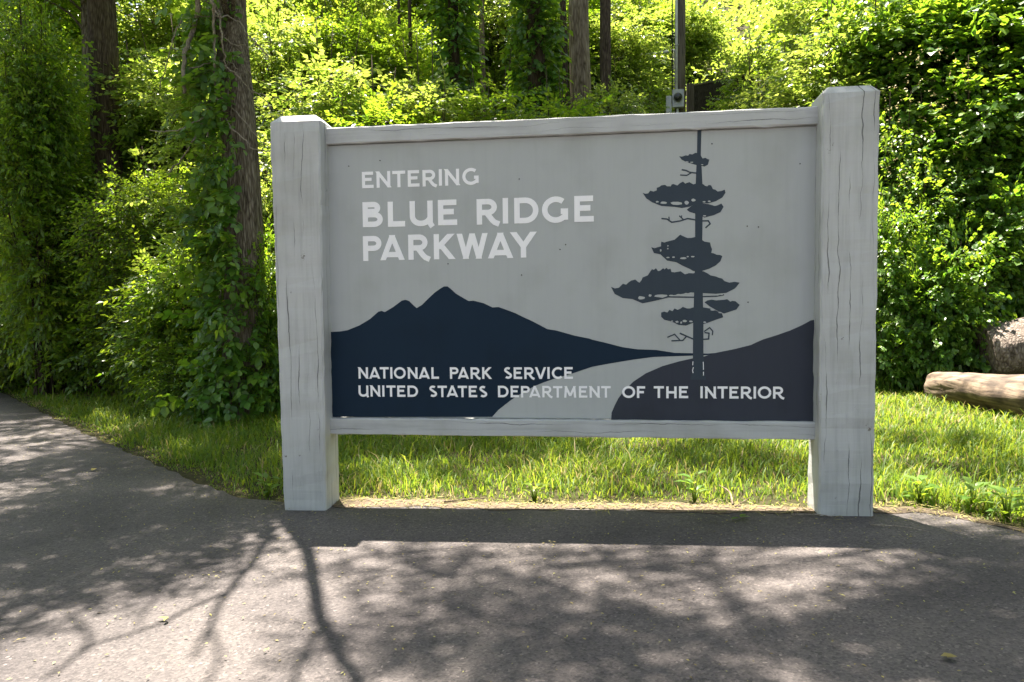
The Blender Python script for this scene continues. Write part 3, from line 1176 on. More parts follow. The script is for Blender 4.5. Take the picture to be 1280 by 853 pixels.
def shrub_kind(key, hb):
    """foliage and stems of a kind at one of a few heights, shared between shrubs"""
    if (key, hb) not in SHRUB:
        lm, seed, tp, dens = KIND[key]
        w = 2.5 if hb > 2 else 1.6
        fol, stm = shrub_mesh(key, seed=seed + int(hb * 10), width=w, height=hb, tpls=tp, per_m2=dens, nl=int(5 + 2.6 * hb))
        fol.materials.append(M[lm])
        fol.materials.append(M['twig'])
        stm.materials.append(M['bark_dark'])
        SHRUB[key, hb] = (fol, stm, w, hb)
    return SHRUB[key, hb]


def add_shrub(key, px, depth, width, top_py, label, group=None, low=None):
    """stand a shrub on the ground at a depth so that its top reaches a photo row"""
    top = at(px, top_py, depth)
    x, y = float(top[0]), float(top[1])
    z = float(gz(x, y))
    h = max(float(top[2]) - z, .5)
    hb = min((1.3, 2.2, 3.2, 4.4, 5.8), key=lambda q: abs(math.log(q / h)))
    fol, stm, w0, h0 = shrub_kind(key, hb)
    o = empty('shrub', (x, y, z), random.uniform(0, 6.28))
    o.scale = (width / w0, width / w0, h / h0)
    tag(o, label, 'shrub', group or 'shrubs along the foot of the bank')
    link('foliage', fol, o)
    link('stems', stm, o)
    return o


for a in [
    ('a', -45, 15.4, 3.2, 190, 'leafy green shrub cut off by the left edge, at the foot of the bank'),
    ('a', 48, 14.7, 2.8, 225, 'dark green shrub overhanging the brown leaf litter, beside the leftmost shrub'),
    ('b', 122, 13.8, 2.6, 205, 'shaded green shrub directly below the dark bare trunk on the left'),
    ('a', 188, 12.8, 2.4, 225, 'dense dark shrub just left of the ivy-clad tree, behind the grass'),
    ('b', 246, 11.2, 2.0, 330, 'low dark shrub touching the left side of the ivy-clad tree foot'),
    ('a', 232, 10.3, 1.0, 440, 'small shaded bush at the left foot of the ivy-clad tree'),
    ('c', 348, 11.3, 1.8, 175, 'bright pale-leaved shrub between the ivy-clad tree and the left sign post'),
    ('b', 340, 9.9, 1.1, 330, 'low green bush pressed between tree foot and left sign post'),
    ('b', -10, 17.2, 3.6, 40, 'tall shrub reaching up the picture at the far upper left'),
    ('b', 34, 12.9, 1.7, -40, 'drooping large-leaved sapling in front of the upper left bank'),
    ('a', 84, 16.6, 3.4, 60, 'tall shrub standing behind the dark trunk on its left side'),
    ('b', 172, 15.6, 3.4, 70, 'tall shrub filling the gap between dark trunk and ivy-clad tree'),
    ('c', 232, 14.8, 2.8, 60, 'yellow-green sunlit shrub behind the left side of the ivy-clad tree'),
    ('c', 395, 13.2, 2.8, 66, 'bright glossy shrub rising right above the left sign post'),
    ('b', 462, 12.6, 2.6, 92, 'glossy shrub above the sign over the word ENTERING'),
    ('c', 540, 13.0, 2.6, 78, 'sunlit shrub with whitish shining leaves above the middle left of the sign'),
    ('b', 618, 13.4, 2.5, 88, 'green shrub above the sign just left of the ivy-wrapped trunk'),
    ('b', 700, 14.2, 2.4, 100, 'shrub hiding the foot of the thick tan trunk above the sign'),
    ('c', 762, 15.2, 1.8, 98, 'yellow-green shrub left of the utility pole above the sign'),
    ('a', 806, 16.8, 1.3, 118, 'small leaved shrub touching the left side of the utility pole'),
    ('b', 936, 17.0, 1.7, 74, 'rounded green shrub right of the dark board fence'),
    ('c', 968, 14.6, 2.2, 85, 'glinting shrub above the right end of the top rail'),
    ('c', 1030, 13.4, 2.6, 14, 'bright shrub rising just behind the right sign post top'),
    ('e', 1105, 13.4, 2.8, -60, 'tall honeysuckle shrub with cream blossoms right of the right sign post'),
    ('d', 1178, 13.0, 2.8, -70, 'tall leafy thicket in the middle of the right hand hedge'),
    ('e', 1122, 12.2, 1.9, 95, 'middle-height honeysuckle bush level with the top of the right sign post'),
    ('d', 1192, 11.9, 1.9, 120, 'middle-height round-leaved bush in the middle of the right hand hedge'),
    ('e', 1262, 11.8, 1.8, 130, 'middle-height bush near the right edge, above the barky log'),
    ('c', 1072, 14.6, 2.8, -60, 'tall sunlit shrub behind the right sign post, above its top'),
    ('c', 352, 18.5, 3.2, 10, 'tall sunlit shrub between the ivy-clad tree and the left sign post, far back'),
    ('b', 432, 19.0, 3.2, 0, 'tall shrub far back above the left quarter of the sign'),
    ('c', 490, 21.0, 3.0, 84, 'sunlit shrub below the gap of sky above the sign'),
    ('c', 632, 22.5, 3.4, -20, 'tall sunlit shrub far back between the two ivy-grown trunks'),
    ('b', 694, 23.5, 3.0, -10, 'tall shrub far back behind the thick tan trunk'),
    ('c', 782, 23.5, 3.2, 10, 'yellow-green shrub far back between narrow trunk and utility pole'),
    ('d', 1256, 12.6, 2.8, -80, 'tall round-leaved shrub at the upper right corner'),
    ('d', 1335, 12.2, 2.8, -80, 'leafy shrub running out of the right edge of the picture'),
    ('d', 1232, 11.2, 1.6, 225, 'leafy bush above the gap between the two logs'),
    ('e', 1160, 11.5, 1.7, 195, 'bush between the low and middle-height bushes right of the right post'),
    ('e', 1128, 11.0, 1.5, 285, 'low honeysuckle bush beside the right post above the tall grass'),
    ('d', 1185, 10.6, 1.4, 310, 'low round-leaved bush behind the left end of the pale log'),
    ('d', 1262, 12.0, 1.6, 240, 'round-leaved bush hanging over the barky log'),
]:
    add_shrub(*a)

# ------------------------------------------------------------------ trees
def trunk_tube(ctrl, r0, r1, seed, n=22, seg=46, flare=.35):
    r = np.random.default_rng(seed)
    pts = curve_pts(ctrl, seg)
    k = len(pts)
    f = np.linspace(0, 1, k)
    rad = r0 * (1 - f) + r1 * f + r0 * flare * np.exp(-f * 14)
    ph = r.uniform(0, 6.28, 6)

    def wob(i, th):
        return 1 + .05 * np.sin(5 * th + ph[0] + i * .05) + .035 * np.sin(9 * th + ph[1] - i * .09) + .03 * np.sin(2 * th + ph[2] + i * .21) + .02 * np.sin(13 * th + i * .4)
    return tube(pts, rad, n, True, wob), pts, rad


def branch_bag(bag, a, b, r0, r1, r, sag=.3, n=10):
    a, b = np.array(a, float), np.array(b, float)
    mid = (a + b) / 2 + np.array([r.normal(0, .25), r.normal(0, .25), sag])
    q1 = a * .72 + b * .28 + r.normal(0, .12, 3) + np.array([0, 0, sag * .7])
    pts = curve_pts([a, q1, mid, b], n)
    V, T = tube(pts, np.linspace(r0, r1, len(pts)), 6)
    bag.add(V, T)
    return pts


def tree(name, label, base, ctrl, r0, r1, bark, lobes, per_m2, leafmat, tpls, seed, group=None, ivy=None, limb_from=.45, limb_r=.2):
    """trunk with limbs reaching every crown lobe, crown of leafy sprays"""
    r = np.random.default_rng(seed)
    base = np.array(base, float)
    o = empty(name, tuple(base))
    tag(o, label, 'tree', group)
    (V, T), pts, rad = trunk_tube(np.array(ctrl, float) - base, r0, r1, seed)
    tk = mesh_np('trunk', V, T, smooth_sh=True)
    link('trunk', tk, o, mats=[M[bark]])
    L = []
    for (c, rd) in lobes:
        c = np.array(c, float) - base
        rd = np.array(rd, float)
        L.append((c, rd))
        zt = np.clip(c[2] - np.linalg.norm(c[:2] - pts[-1][:2]) * .5, pts[-1][2] * limb_from, pts[-1][2])
        i = int(np.argmin(np.abs(pts[:, 2] - zt)))
        lb = Bag()
        br = branch_bag(lb, pts[i], c, min(limb_r, max(.03, rad[i] * .35)), .010, r, .25)
        for q in range(4):
            u = r.normal(0, 1, 3)
            u /= np.linalg.norm(u)
            branch_bag(lb, br[int(len(br) * r.uniform(.6, .95))], c + u * rd * .9, .010, .004, r, .03, 6)
        link('limb', lb.mesh('limb', True), o, mats=[M[bark]])
    if lobes:
        P, D = lobe_points(r, L, per_m2, (.25, 1.0))
        d2 = D + r.normal(0, .5, D.shape)
        d2[:, 2] = d2[:, 2] * .5 - .05
        b = scatter_sprays(tpls, P, d2, r.uniform(.75, 1.2, len(P)), r)
        link('crown', b.mesh('crown'), o, mats=[M[leafmat], M['twig']])
    return o, pts, rad


def ivy_on(o, pts, rad, z0, z1, n, r, spread=.16, face=None, leafmat='leaf_ivy', name='ivy', scale=(.7, 1.2), arcw=3.14):
    """ivy sprays clinging to a trunk; face is the azimuth the growth favours"""
    h = r.uniform(z0, z1, n)
    i = np.array([np.argmin(np.abs(pts[:, 2] - q)) for q in h])
    th = r.uniform(-arcw, arcw, n) + (face or 0)
    d = np.stack([np.cos(th), np.sin(th), np.zeros(n)], -1)
    off = rad[i] + np.abs(r.normal(0, spread, n))
    P = pts[i] + d * off[:, None]
    P[:, 2] = h
    dd = d + r.normal(0, .5, d.shape)
    dd[:, 2] -= .45
    b = scatter_sprays(TPL_IVY, P, dd, r.uniform(scale[0], scale[1], n), r, upj=.5)
    return link(name, b.mesh(name), o, mats=[M[leafmat], M['twig']])


def gpt(px, depth, py=400):
    p = at(px, py, depth)
    return float(p[0]), float(p[1]), float(gz(p[0], p[1]))


def shade_at(px, py, h, dx=0, dy=0):
    """centre of a leaf clump h above ground whose shade falls on the ground at a photo pixel"""
    x, y = G(px, py)
    k = h / -SUN_DIR.z
    return (x - SUN_DIR.x * k + dx, y - SUN_DIR.y * k + dy, h)


# --- the ivy-clad tree on the left
tb = G(304, 524)
tb = np.array([tb[0], tb[1], float(gz(*tb))])
top1 = at(287, -10, 10.1)
ctrl = [tb + (0, 0, -.2), at(306, 400, 9.75), at(303, 260, 9.75), at(296, 130, 9.8), top1, top1 + (.0, .25, 3.0), top1 + (.3, .4, 6.0)]
SHADE = [  # px, py, radius, height : leafy boughs above the frame that shade the path
    (20, 640, .42, 7.6), (95, 660, .45, 7.2), (180, 650, .45, 7.9), (255, 655, .36, 7.0), (40, 705, .42, 7.4), (130, 712, .42, 7.0), (215, 700, .36, 7.6), (300, 668, .28, 6.6),
    (60, 745, .26, 6.7), (-60, 690, .6, 7.4), (-60, 760, .5, 7), (330, 640, .26, 6.8),
    (20, 560, .45, 7.5), (10, 520, .7, 8.2), (60, 535, .45, 8), (160, 602, .2, 7.2), (85, 612, .3, 7.6), (30, 592, .32, 7.4), (-50, 600, .6, 7.8), (190, 535, .7, 8.4), (120, 505, .9, 8.4),
]
lobes = [(shade_at(p, q, h), (rr * .98, rr * .92, rr * .5)) for p, q, rr, h in SHADE]
lobes += [(top1 + (a, b, c), (1.2, 1.2, .9)) for a, b, c in ((-1.4, .8, 6.2), (.9, 1.6, 6.8), (-.4, -.5, 7.4))]
ivt, ipts, irad = tree('ivy_tree', 'tall tree wrapped in ivy and bare vines, left of the sign', tb, ctrl, .265, .17, 'bark', lobes, 85, 'leaf_crown', TPL_SMALL, 31, limb_r=.03)
ri = np.random.default_rng(5)
# camera lies roughly towards -y +x of this tree; growth favours its left and front
ivy_on(ivt, ipts, irad, .1, 5.6, 760, ri, .17, face=math.radians(215), arcw=1.25)
ivy_on(ivt, ipts, irad, .1, .8, 60, ri, .22, face=math.radians(270), arcw=2.2, name='ivy')
ivy_on(ivt, ipts, irad, .4, 2.0, 60, ri, .10, face=math.radians(330), arcw=.9, name='ivy')

# sunlit vine sprays standing out from the trunk to the left
b_pos, b_dir = [], []
for k in range(330):
    px, py = ri.uniform(165, 275), ri.uniform(60, 350)
    if px < 165 + 60 * abs(math.sin(py * .05)):
        continue
    p = at(px, py, 9.8 + ri.normal(0, .25))
    b_pos.append(p - tb)
    b_dir.append(np.array([-1, ri.normal(0, .5), ri.normal(-.15, .3)]))
bg = scatter_sprays(TPL_HONEY, np.array(b_pos), np.array(b_dir), ri.uniform(.6, 1.0, len(b_pos)), ri)
link('vine_spray', bg.mesh('vine_spray'), ivt, mats=[M['leaf_bright'], M['twig']])
zv = lambda L: [(200 + x / 4.264, y / 4.264) for x, y in L]
VINES = [([(270, -20), (285, 30), (285, 90), (290, 250), (295, 330), (292, 430), (298, 520)], .022),
         ([(290, 20), (320, 80), (330, 200), (345, 300), (355, 380)], .014),
         ([(285, 25), (310, 75), (330, 90), (390, 95), (450, 150), (470, 190), (590, 305)], .012),
         ([(185, 95), (240, 88), (310, 92)], .010),
         ([(298, 520), (270, 540), (245, 590), (230, 640), (180, 740), (110, 850), (30, 930)], .014),
         ([(298, 520), (330, 580), (345, 610), (380, 680), (450, 740), (500, 795), (590, 805)], .013),
         ([(310, 520), (350, 530), (400, 590), (450, 650), (520, 740), (590, 790)], .010),
         ([(235, 625), (150, 675), (40, 705), (-60, 690)], .009),
         ([(305, 505), (312, 430), (322, 395)], .013),
         ([(120, 375), (200, 360), (290, 330), (360, 330), (420, 370)], .008),
         ([(345, 350), (420, 410), (480, 480), (530, 510), (597, 580)], .010),
         ([(205, -20), (190, 100), (160, 200), (130, 300), (125, 420), (130, 500)], .034),
         ([(120, 100), (60, 240), (0, 470)], .009), ([(340, 200), (400, 240), (460, 240)], .007), ([(490, 490), (597, 520)], .008), ([(250, 690), (270, 760), (290, 850)], .010),
         ([(300, 1480), (325, 1560), (290, 1640)], .010)]
for L, rr in VINES:
    P = [at(x, y, 9.45 + .12 * math.sin(i * 1.7 + x)) - tb for i, (x, y) in enumerate(zv(L))]
    pts = curve_pts(P, max(8, 4 * len(P)))
    pts += ri.normal(0, .008, pts.shape)
    V, T = tube(pts, np.linspace(rr, rr * .6, len(pts)), 6)
    link('bare_vine', mesh_np('bare_vine', V, T, smooth_sh=True), ivt, mats=[M['dead_vine']])


def simple_trunk(name, label, px0, px1, depth, wpx, lean_top, bark, seed, lobes=None, group='tree trunks behind the sign', leafmat='leaf_crown', topz=9, per_m2=9):
    """a tree whose trunk is seen from the shrubs up to the top of the frame"""
    bx = gpt(px0, depth)
    b0 = np.array(bx)
    t0 = at(px1, 0, depth)
    r0 = wpx / F_PX * depth / 2
    up = (t0 - b0) / max(t0[2] - b0[2], .1)
    ctrl = [b0 + (0, 0, -.3), b0 + up * (t0[2] - b0[2]) * .5 + (.04, 0, 0), t0, t0 + up * 2 + np.array([lean_top, 0, 0]), t0 + up * topz + np.array([lean_top * 2, .3, 0])]
    lob = []
    r = np.random.default_rng(seed + 100)
    topp = ctrl[-1]
    for k in range(lobes or 0):
        a = r.uniform(0, 6.28)
        rr = r.uniform(.4, 2.6)
        lob.append((topp + np.array([rr * math.cos(a), rr * math.sin(a), r.uniform(-3.2, 1.2)]), np.array([1.3, 1.3, .9]) * r.uniform(.7, 1.15)))
    return tree(name, label, b0, ctrl, r0, r0 * .6, bark, lob, per_m2, leafmat, TPL_CROWN, seed, group)


t2 = simple_trunk('tree', 'dark bare trunk standing among leaves at the upper left', 134, 126, 14.2, 38, -.2, 'bark_dark', 41, 6)
ivy_on(*t2, 3.0, 6.5, 90, ri, .2, face=math.radians(240), arcw=1.2, leafmat='leaf_shrub')
t3 = simple_trunk('tree', 'slender trunk thickly covered in leaves above the word ENTERING', 572, 566, 17.0, 17, .1, 'bark_dark', 42, 6)
ivy_on(*t3, 1.2, 9.5, 900, ri, .14, face=math.radians(275), arcw=2.6, scale=(1.0, 1.7))
t4 = simple_trunk('tree', 'ivy-wrapped trunk behind the middle of the top rail', 676, 668, 15.5, 27, 0, 'bark_dark', 43, 7)
ivy_on(*t4, .8, 8.5, 1100, ri, .12, face=math.radians(275), arcw=2.5, scale=(.8, 1.4))
simple_trunk('tree', 'thick tan bare trunk right of the ivy-wrapped one', 726, 723, 20.0, 29, .2, 'bark_tan', 44, 8)
simple_trunk('tree', 'thin dark trunk squeezed beside the left of the thick tan trunk', 706, 703, 20.6, 10, -.2, 'bark_dark', 45, 4)
simple_trunk('tree', 'narrow brown trunk midway between thick tan trunk and utility pole', 754, 757, 18.0, 16, .1, 'bark_dark', 46, 6)
simple_trunk('tree', 'thin pale trunk left of the ivy-wrapped one above the sign', 604, 602, 21.0, 8, .1, 'bark_tan', 47, 4)
simple_trunk('tree', 'spindly dark sapling above the first letters of the sign', 520, 512, 18.0, 5, .2, 'bark_dark', 48, 3)
simple_trunk('tree', 'spindly sapling near the gap of sky above the sign', 500, 498, 19.0, 4.5, -.2, 'bark_dark', 49, 3)
simple_trunk('tree', 'short pale trunk among bright leaves at the top right', 1026, 1024, 22.0, 8, 0, 'bark_tan', 50, 5)

# tree standing out of frame on the right whose boughs shade the right of the path
SH_R = [(560, 735, .30, 6.4), (655, 718, .20, 6.0), (720, 752, .22, 6.2), (880, 722, .22, 6.2), (735, 700, .14, 6.0), (905, 812, .20, 6.3), (1010, 800, .12, 6.2), (500, 705, .22, 6.0), (610, 790, .31, 6.8), (690, 840, .32, 6.9), (760, 800, .26, 6.4), (780, 715, .24, 6.2), (840, 825, .30, 6.9),
        (960, 835, .28, 7.0), (545, 850, .26, 6.5), (470, 800, .18, 6.0), (450, 700, .14, 6.0), 
        (1155, 775, .20, 6.6), (1200, 738, .32, 6.8), (1180, 800, .26, 7.0), (1260, 770, .42, 6.9), (1080, 830, .28, 6.8), (1250, 690, .30, 6.4), (1190, 685, .24, 6.3), (1280, 850, .4, 7.0),
        (1150, 860, .3, 6.8), (480, 562, .45, 6.6), (590, 588, .4, 6.4), (700, 566, .55, 6.8), (790, 602, .3, 6.5), (890, 572, .55, 6.9), (985, 592, .3, 6.4), (1170, 556, .4, 6.6), (1235, 590, .3, 6.5), (1340, 730, .5, 6.8), (1340, 820, .5, 7)]
b0 = np.array([8.6, 3.2, float(gz(8.6, 3.2))])
lob = [(shade_at(p, q, h + 3.6), (rr * .78, rr * .78, rr * .45)) for p, q, rr, h in SH_R]
lob += [((8.6 + a, 3.2 + b_, 9 + c), (1.3, 1.3, 1.0)) for a, b_, c in ((0, 0, 1.6), (-1.6, -.6, .6), (1.4, .8, .8), (-.8, 1.6, 0), (.6, -1.6, .2))]
tree('tree', 'broad tree standing outside the right edge, its boughs shading the path', b0, [b0 + (0, 0, -.2), b0 + (-.1, .05, 3), b0 + (-.35, -.1, 6), b0 + (-.5, 0, 11)], .24, .1, 'bark',
     lob, 95, 'leaf_crown', TPL_SMALL, 61, limb_from=.55, limb_r=.022)

# bare boughs whose shadows run down the path come from the ivy tree
lb = Bag()
for L, h, r0, r1 in [([(383, 690), (392, 730), (402, 780), (425, 830), (460, 880)], 6.2, .045, .03), ([(402, 780), (380, 830), (360, 870)], 6.2, .02, .012),
                     ([(340, 668), (318, 705), (285, 745), (262, 790), (240, 830)], 6.6, .03, .012), ([(285, 745), (240, 765), (190, 790), (120, 810), (60, 850)], 6.6, .018, .010),
                     ([(240, 700), (200, 745), (170, 790)], 6.8, .02, .008), ([(90, 770), (110, 810), (60, 853)], 6.8, .018, .01), ([(262, 790), (275, 830), (250, 870)], 6.6, .014, .01)]:
    P = [np.array(shade_at(x, y, h)) - tb for x, y in L]
    pts = curve_pts(P, 14) + ri.normal(0, .006, (len(curve_pts(P, 14)), 3))
    V, T = tube(pts, np.linspace(r0, r1, len(pts)), 6)
    lb.add(V, T)
branch_bag(lb, ipts[int(len(ipts) * .72)], np.array(shade_at(383, 690, 6.2)) - tb, .06, .045, ri, .2)
branch_bag(lb, ipts[int(len(ipts) * .72)], np.array(shade_at(340, 668, 6.6)) - tb, .05, .03, ri, .2)
link('limb', lb.mesh('limb', True), ivt, mats=[M['bark']])

# woodland behind: each a crown and a trunk; a few shared crown shapes
def crown_variant(seed, n=11, R=2.7, H=2.6):
    r = np.random.default_rng(seed)
    L = []
    for k in range(n):
        a = r.uniform(0, 6.28)
        rr = R * math.sqrt(r.uniform(0, 1)) * .75
        L.append((np.array([rr * math.cos(a), rr * math.sin(a), r.uniform(-H, H) * .75]), np.array([1.15, 1.15, .8]) * r.uniform(.75, 1.25)))
    P, D = lobe_points(r, L, 22, (.3, 1))
    d2 = D + r.normal(0, .5, D.shape)
    d2[:, 2] = d2[:, 2] * .5 - .05
    b = scatter_sprays(TPL_CROWN, P, d2, r.uniform(.75, 1.25, len(P)), r)
    me = b.mesh('crown')
    lb_ = Bag()
    V, T = tube([(0, 0, -9), (.1, 0, -5), (0, .1, -1), (0, 0, H * .8)], [.16, .14, .09, .03], 9)
    lb_.add(V, T)
    for c, rd in L:
        branch_bag(lb_, (0, 0, max(-H * 1.3, c[2] - 1.2)), c, .04, .012, r, .15, 7)
    tm = lb_.mesh('trunk', True)
    return me, tm


CV = []
for s, lm in ((71, 'leaf_crown'), (72, 'leaf_bright'), (73, 'leaf_crown'), (74, 'leaf_bright')):
    me, tm = crown_variant(s)
    me.materials.append(M[lm])
    me.materials.append(M['twig'])
    tm.materials.append(M['bark'])
    CV.append((me, tm))
for v, px, py, depth, sc, label in [
    (0, -10, 60, 21, 1.15, 'green tree crown at the top left corner'),
    (2, 90, 20, 22, 1.2, 'green tree crown behind the left of the dark bare trunk'),
    (1, 195, 70, 20, 1.0, 'yellow-green backlit crown between the dark trunk and the ivy-clad tree'),
    (3, 345, 40, 22, 1.1, 'bright backlit crown right of the ivy-clad tree'),
    (1, 430, 25, 23, 1.15, 'bright backlit crown above the left end of the sign'),
    (0, 470, 90, 19, .7, 'small crown low above the word ENTERING'),
    (3, 600, 30, 25, 1.1, 'sunny crown behind the leaf-covered slender trunk'),
    (1, 650, 60, 24, .9, 'sunny crown showing left of the ivy-wrapped trunk'),
    (0, 735, 40, 28, 1.2, 'green crown behind the narrow brown trunk'),
    (3, 800, 60, 27, .9, 'light green crown left of the utility pole'),
    (2, 1080, -40, 17, 1.0, 'green crown over the right sign post'),
]:
    p = at(px, py, depth)
    o = empty('tree', (float(p[0]), float(p[1]), float(p[2])), random.uniform(0, 6.28))
    o.scale = (sc, sc, sc)
    tag(o, label, 'tree', 'woodland trees behind the sign')
    link('crown', CV[v][0], o)
    link('trunk', CV[v][1], o)
# high crowns of the same wood, above the frame, that shade the bank on the left
for k, (x, y, z, v) in enumerate([(-10.2, 11.2, 10.0, 0)]):
    o = empty('tree', (x, y, z), k * 1.3)
    o.scale = (1.0, 1.0, .8)
    tag(o, ('tall tree whose crown is above the picture, shading the far left bank', 'tall tree whose crown is above the picture, shading the bank left of the ivy-clad tree',
            'tall tree whose crown is above the picture, over the right hand hedge')[k], 'tree', 'high crowns above the picture')
    link('crown', CV[v][0], o)
    link('trunk', CV[v][1], o)

# unseen trees, added behind the viewpoint to hold back skylight
for k, (x, y, z, v, sc, lab) in enumerate([(-7.5, -9.5, 7.5, 0, 1.5, 'to the left'), (11, -8, 7.5, 2, 1.5, 'to the right'), (-13, -2.5, 7.5, 2, 1.5, 'far to the left')]):
    o = empty('tree', (x, y, z), k * 2.1)
    o.scale = (sc, sc, sc * .9)
    tag(o, 'broad unseen tree added behind the viewpoint to cut the skylight, ' + lab, 'tree', 'unseen trees added to cut the skylight')
    link('crown', CV[v][0], o)
    link('trunk', CV[v][1], o)

# leafy cover of the sunny hillside
rh = np.random.default_rng(81)
n = 13000
dep = 17 + 32 * rh.uniform(0, 1, n) ** 1.15
ang_ = rh.uniform(-.66, .66, n)
hx = CAM[0] + dep * np.sin(ang_ - YAW)
hy = CAM[1] + dep * np.cos(ang_ - YAW)
P = np.stack([hx, hy, gz(hx, hy) + np.abs(rh.normal(0, .35, n)) + .5 * np.maximum(0, np.sin(hx * 1.3 + hy * .6) * np.sin(hy * .9))], -1)
D = np.stack([rh.normal(0, .7, n), rh.normal(-.5, .5, n), rh.normal(.25, .4, n)], -1)
hb = scatter_sprays(TPL_CROWN, P, D, rh.uniform(.7, 1.2, n) * (.6 + dep / 34), rh)
tag(link('hillside_growth', hb.mesh('hillside_growth'), mats=[M['leaf_bright'], M['twig']]), 'bright green leafy growth covering the hillside', 'undergrowth', kind='stuff')

# ------------------------------------------------------------------ utility pole, fence, rail
pb = np.array(gpt(850, 19.0))
pole = empty('utility_pole', tuple(pb))
tag(pole, 'wooden utility pole with pale conduit and meter box behind the sign', 'utility pole')
V, T = tube([(0, 0, -.5), (0, 0, 4), (.02, 0, 9)], [.145, .135, .12], 16)
link('shaft', mesh_np('shaft', V, T, smooth_sh=True), pole, mats=[M['pole_wood']])
mz = float(at(845, 127, 18.8)[2]) - pb[2]
V, T = tube([(-.10, -.17, mz + .2), (-.10, -.165, mz + 3), (-.09, -.16, mz + 6)], .034, 10)
link('conduit', mesh_np('conduit', V, T, smooth_sh=True), pole, mats=[M['conduit']])
V, T = tube([(-.20, -.10, mz - .1), (-.20, -.10, mz + 3), (-.19, -.10, mz + 6)], .016, 8)
link('cable', mesh_np('cable', V, T, smooth_sh=True), pole, mats=[M['black_glass']])


def box_mesh(name, x0, x1, y0, y1, z0, z1, bev=.01):
    bm = bmesh.new()
    bmesh.ops.create_cube(bm, size=1)
    for v in bm.verts:
        v.co = ((v.co.x + .5) * (x1 - x0) + x0, (v.co.y + .5) * (y1 - y0) + y0, (v.co.z + .5) * (z1 - z0) + z0)
    bmesh.ops.bevel(bm, geom=bm.edges[:], offset=bev, segments=2, affect='EDGES')
    me = bpy.data.meshes.new(name)
    bm.to_mesh(me)
    bm.free()
    return me


mb = link('meter_box', box_mesh('meter_box', -.21, .07, -.30, -.13, mz - .24, mz + .2), pole, mats=[M['grey_metal']])
V, T = tube([(-.08, -.30, mz), (-.08, -.36, mz), (-.08, -.40, mz)], [.10, .10, .085], 18)
link('meter_glass', mesh_np('meter_glass', V, T, smooth_sh=True), mb, mats=[M['black_glass']])
V, T = tube([(-.08, -.28, mz), (-.08, -.325, mz)], [.118, .118], 18)
link('meter_ring', mesh_np('meter_ring', V, T), mb, mats=[M['galvanised']])
link('side_box', box_mesh('side_box', -.36, -.23, -.26, -.13, mz - .42, mz + .06), pole, mats=[M['grey_metal']])
V, T = tube([(-.08, -.2, mz - 1.2), (-.08, -.2, mz - .25)], .03, 8)
link('conduit', mesh_np('conduit', V, T, smooth_sh=True), pole, mats=[M['conduit']])
for q in (1.3, 3.2):
    link('strap', box_mesh('strap', -.15, -.05, -.21, -.12, mz + q, mz + q + .03, .003), pole, mats=[M['galvanised']])

fb = np.array(gpt(862, 19.6))
fence = empty('board_fence', tuple(fb))
tag(fence, 'low dark board fence beside the utility pole', 'fence')
zt = float(at(872, 112, 19.6)[2]) - fb[2]
link('post', box_mesh('post', -.08, .10, -.08, .08, -.3, zt + .05), fence, mats=[M['pole_wood']])
link('post', box_mesh('post', 1.55, 1.70, .45, .60, -.3, zt + .45), fence, mats=[M['dark_board']])
for k in range(4):
    me = box_mesh('board', .10, 1.62, -.03, .03, -.09, .09, .006)
    o = link('board', me, fence, (0, .05, zt - .12 - k * .187), [M['dark_board']])
    o.rotation_euler = (0, -math.radians(13), math.radians(17))
me = box_mesh('top_rail', .06, 1.66, -.05, .05, -.02, .02, .006)
o = link('top_rail', me, fence, (0, .05, zt), [M['pole_wood']])
o.rotation_euler = (0, -math.radians(13), math.radians(17))

ga, gb_ = at(762, 75, 23.5), at(845, 63, 24.5)
rail = empty('guard_rail', tuple(ga))
tag(rail, 'pale thin metal rail slanting through the leaves left of the utility pole', 'guard rail')
V, T = tube([(-1.2, 0, -.2), (0, 0, 0), tuple(gb_ - ga), tuple((gb_ - ga) * 1.0)], .04, 10)
link('rail', mesh_np('rail', V, T, smooth_sh=True), rail, mats=[M['galvanised']])
for f_ in (0.05, .98):
    p = (gb_ - ga) * f_
    wp = ga + p
    zz = float(gz(wp[0], wp[1])) - ga[2]
    V, T = tube([(p[0], p[1] + .08, min(zz, p[2] - .6) - .2), (p[0], p[1] + .08, p[2])], .05, 8)
    link('post', mesh_np('post', V, T, smooth_sh=True), rail, mats=[M['galvanised']])

